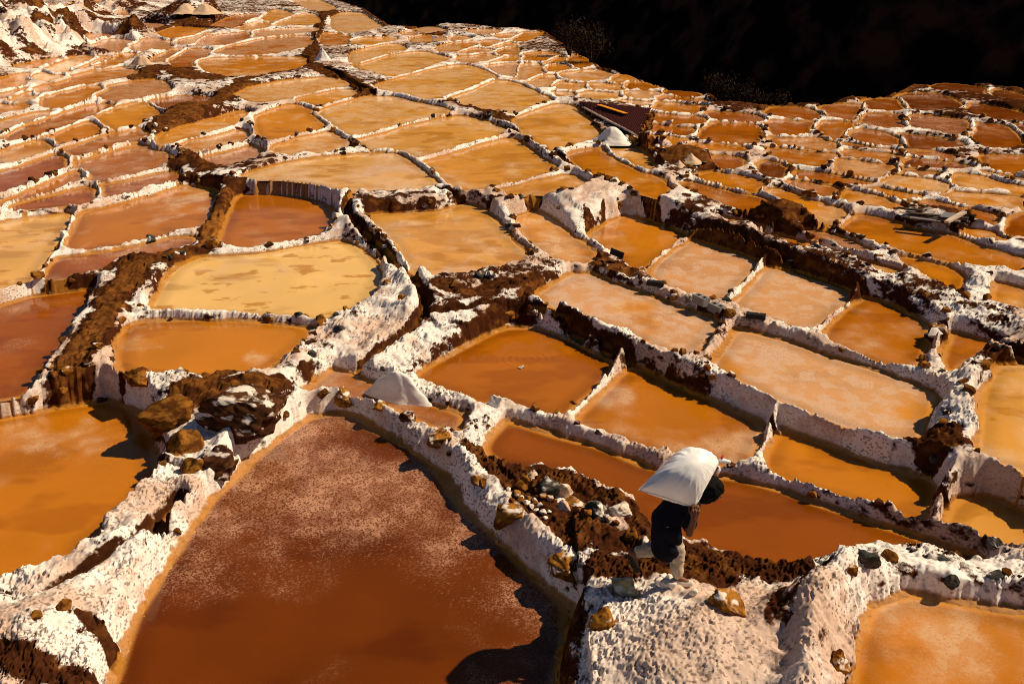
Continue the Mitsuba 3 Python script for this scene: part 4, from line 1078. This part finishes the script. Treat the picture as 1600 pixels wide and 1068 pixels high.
body += hand(g['wrR'], [.1, .12, 1], [1, 0, -.1], [0, 1, .1], 1) + hand(g['wrL'], [.05, -.1, 1], [-1, 0, 0], [0, -1, .1], 1)
put('body', blob(body, .012, 6), 'skin')
# hair: a full cap over the skull
hair = blob([[(g['head'] + [-.005, 0, .03], .142), (g['head'] + [-.04, 0, -.02], .125)], [(g['head'] + [.03, 0, .05], .118), (g['head'] + [.075, 0, .03], .085)], [(g['head'] + [-.02, -.06, -.02], .06), (g['head'] + [-.02, .06, -.02], .06)]], .012, 4)
hv = np.array(hair.vertices); hn_ = np.array(hair.vertex_normals); hair.vertices = hv + hn_ * ((meshkit.fbm(hv * 30, 3, 5) - .5) * .03)[:, None]
put('hair', hair, 'hair_black')
for s in (-1, 1):
    e_ = trimesh.creation.icosphere(2, .012); e_.apply_translation(g['head'] + [.118, s * .032, -.018]); put('eye', e_, 'shoe_dark')
# shirt: loose, over the hips, with sleeves to the elbow and an open front hanging down
sh = blob([[(g['waist'] + [.0, 0, -.38], .165), (g['waist'] + [-.02, 0, -.02], .165), (g['chest'], .175), (g['neck'] + [-.03, 0, -.03], .085)],
           [(g['waist'] + [.02, -.09, -.34], .11), (g['waist'] + [-.05, -.06, -.1], .115), (g['chest'] + [-.03, -.06, 0], .13)], [(g['waist'] + [-.02, .07, -.30], .11), (g['chest'] + [-.03, .06, 0], .13)],
           [(g['chest'] + [0, -.05, .02], .12), (g['shR'], .082), ((g['shR'] * .35 + g['elR'] * .65), .070)], [(g['chest'] + [0, .05, .02], .12), (g['shL'], .082), ((g['shL'] * .3 + g['elL'] * .7), .070)],
           [(g['waist'] + [.02, -.04, 0], .11), (g['hipR'] + [.02, -.02, -.02], .115), (g['hipR'] * .5 + g['kneeR'] * .5 + [.0, -.01, .02], .105)], [(g['chest'] + [.10, -.02, -.08], .06), (g['waist'] + [.17, -.02, -.06], .045), (g['waist'] + [.20, -.02, -.13], .028)]], .018, 8)
v = np.array(sh.vertices); nn = np.array(sh.vertex_normals)
v = v + nn * ((meshkit.fbm(v * [9, 9, 5], 3, 9) - .5) * .045)[:, None]
sh = trimesh.Trimesh(v, sh.faces, process=False)
put('shirt', sh, 'shirt_cloth')
tr = blob([[(g['hipR'] + [0, .04, .03], .12), (g['hipR'], .115), (g['kneeR'], .088), (g['kneeR'] * .18 + g['ankR'] * .82, .072)],
           [(g['hipL'] + [0, -.04, .03], .12), (g['hipL'], .115), (g['kneeL'], .09), (g['kneeL'] * .2 + g['ankL'] * .8, .07)]], .016, 8)
v = np.array(tr.vertices); nn = np.array(tr.vertex_normals); v = v + nn * ((meshkit.fbm(v * [10, 10, 16], 3, 19) - .5) * .05)[:, None]
put('trousers', trimesh.Trimesh(v, tr.faces, process=False), 'trouser_cloth')
put('shoe', blob([[(g['ankR'] + [-.04, 0, -.055], .042), (g['ankR'] + [.05, -.005, -.06], .045), (g['ankR'] + [.15, -.01, -.07], .034)]], .012, 4), 'sock_white', 'pale salt stained shoe on the front foot')
put('shoe', blob([[(g['ankL'] + [-.035, 0, -.05], .045), (g['ankL'] + [-.01, 0, -.13], .046), (g['ankL'] + [.035, 0, -.225], .036)]], .012, 4), 'shoe_dark')
# the sack: a stuffed white bag through four corners, seams at its edges
flat('sack_cloth', proc(lambda p, n, uv: mi.Color3f(.90, .93, .97) * (.93 + .1 * fbm(p.x * 8, p.y * 8, p.z * 8, 3))), .42, .45); flat('sack_string', (.45, .03, .03))
A_, B_, C_, D_ = np.array([-.50, -.20, 1.29]), np.array([.10, -.27, 1.10]), np.array([.46, .22, 1.42]), np.array([-.03, .30, 1.58])
n_ = 64; uu, vv = np.meshgrid(np.linspace(0, 1, n_), np.linspace(0, 1, n_), indexing='ij')
q4 = (A_ * ((1 - uu) * (1 - vv))[..., None] + B_ * (uu * (1 - vv))[..., None] + C_ * (uu * vv)[..., None] + D_ * ((1 - uu) * vv)[..., None])
nr = np.cross(B_ - A_, D_ - A_); nr /= np.linalg.norm(nr)
a_, b_ = 2 * uu - 1, 2 * vv - 1
puff = (np.clip(1 - a_ ** 2, 0, 1) ** .5) * (np.clip(1 - b_ ** 2, 0, 1) ** .5)
cen = q4.mean((0, 1)); inward = (cen - q4)
q4 = q4 + inward * (np.clip(uu * vv, 0, 1) ** 3 * .10 + np.clip((1 - uu) * vv, 0, 1) ** 3 * .26 + np.clip(uu * (1 - vv), 0, 1) ** 4 * .06)[..., None]
pinch = (np.abs(a_) ** 4 * (1 - b_ ** 2) + np.abs(b_) ** 4 * (1 - a_ ** 2))[..., None] * .06      # edges drawn in between the corners
q4 = q4 + inward * pinch
rad_ = np.hypot(a_, b_)
ang_ = np.arctan2(b_, a_)
wr = (meshkit.fbm(np.stack([ang_ * 7, rad_ * 1.6, 0 * a_], -1), 3, 4) - .5) * .07 * np.clip(rad_ - .3, 0, 1) * (puff > .02) + (meshkit.fbm(np.stack([uu * 3, vv * 3, 0 * uu], -1), 3, 6) - .5) * .05 * puff
up_s = q4 + nr * (puff * .38 + wr)[..., None]; lo_s = q4 - nr * (puff * .26 + wr * .6)[..., None]
idx = np.arange(n_ * n_).reshape(n_, n_)
qd = np.c_[idx[:-1, :-1].ravel(), idx[1:, :-1].ravel(), idx[1:, 1:].ravel(), idx[:-1, 1:].ravel()]
sk = thing('sack', 'stuffed white sack of salt carried on the bent person\'s back', 'sack')
t_ = trimesh.Trimesh(np.vstack([up_s.reshape(-1, 3), lo_s.reshape(-1, 3)]) + MS, np.vstack([np.vstack([qd[:, [0, 1, 2]], qd[:, [0, 2, 3]]]), np.vstack([qd[:, [0, 2, 1]], qd[:, [0, 3, 2]]]) + n_ * n_]), process=False)
t_.merge_vertices(); add(sk + '__bag', mikit.ply(t_, 'sack_cloth', True))
tie = blob([[(C_ + [-.02, 0, 0], .03), (C_ + [.07, .0, -.02], .018)]], .012, 2); tie.apply_translation(MS); add(sk + '__tied_mouth', mikit.ply(tie, 'sack_cloth', True))
st = blob([[(C_ + [-.015, -.01, .035], .016), (C_ + [.0, .01, .045], .013)]], .01, 2); st.apply_translation(MS); add(sk + '__string', mikit.ply(st, 'sack_string', True), 'red string at the mouth')

sm_pts = np.vstack([q4[:, 0], q4[-1, 1:], q4[::-1, -1][1:], q4[0, ::-1][1:]]) + MS
seam = trimesh.util.concatenate([trimesh.creation.cylinder(.007, segment=[sm_pts[i], sm_pts[i + 1]], sections=6) for i in range(0, len(sm_pts) - 1) if np.linalg.norm(sm_pts[i + 1] - sm_pts[i]) > 1e-5])
flat('seam_grey', (.55, .54, .54)); add(sk + '__seam', mikit.ply(seam, 'seam_grey'))
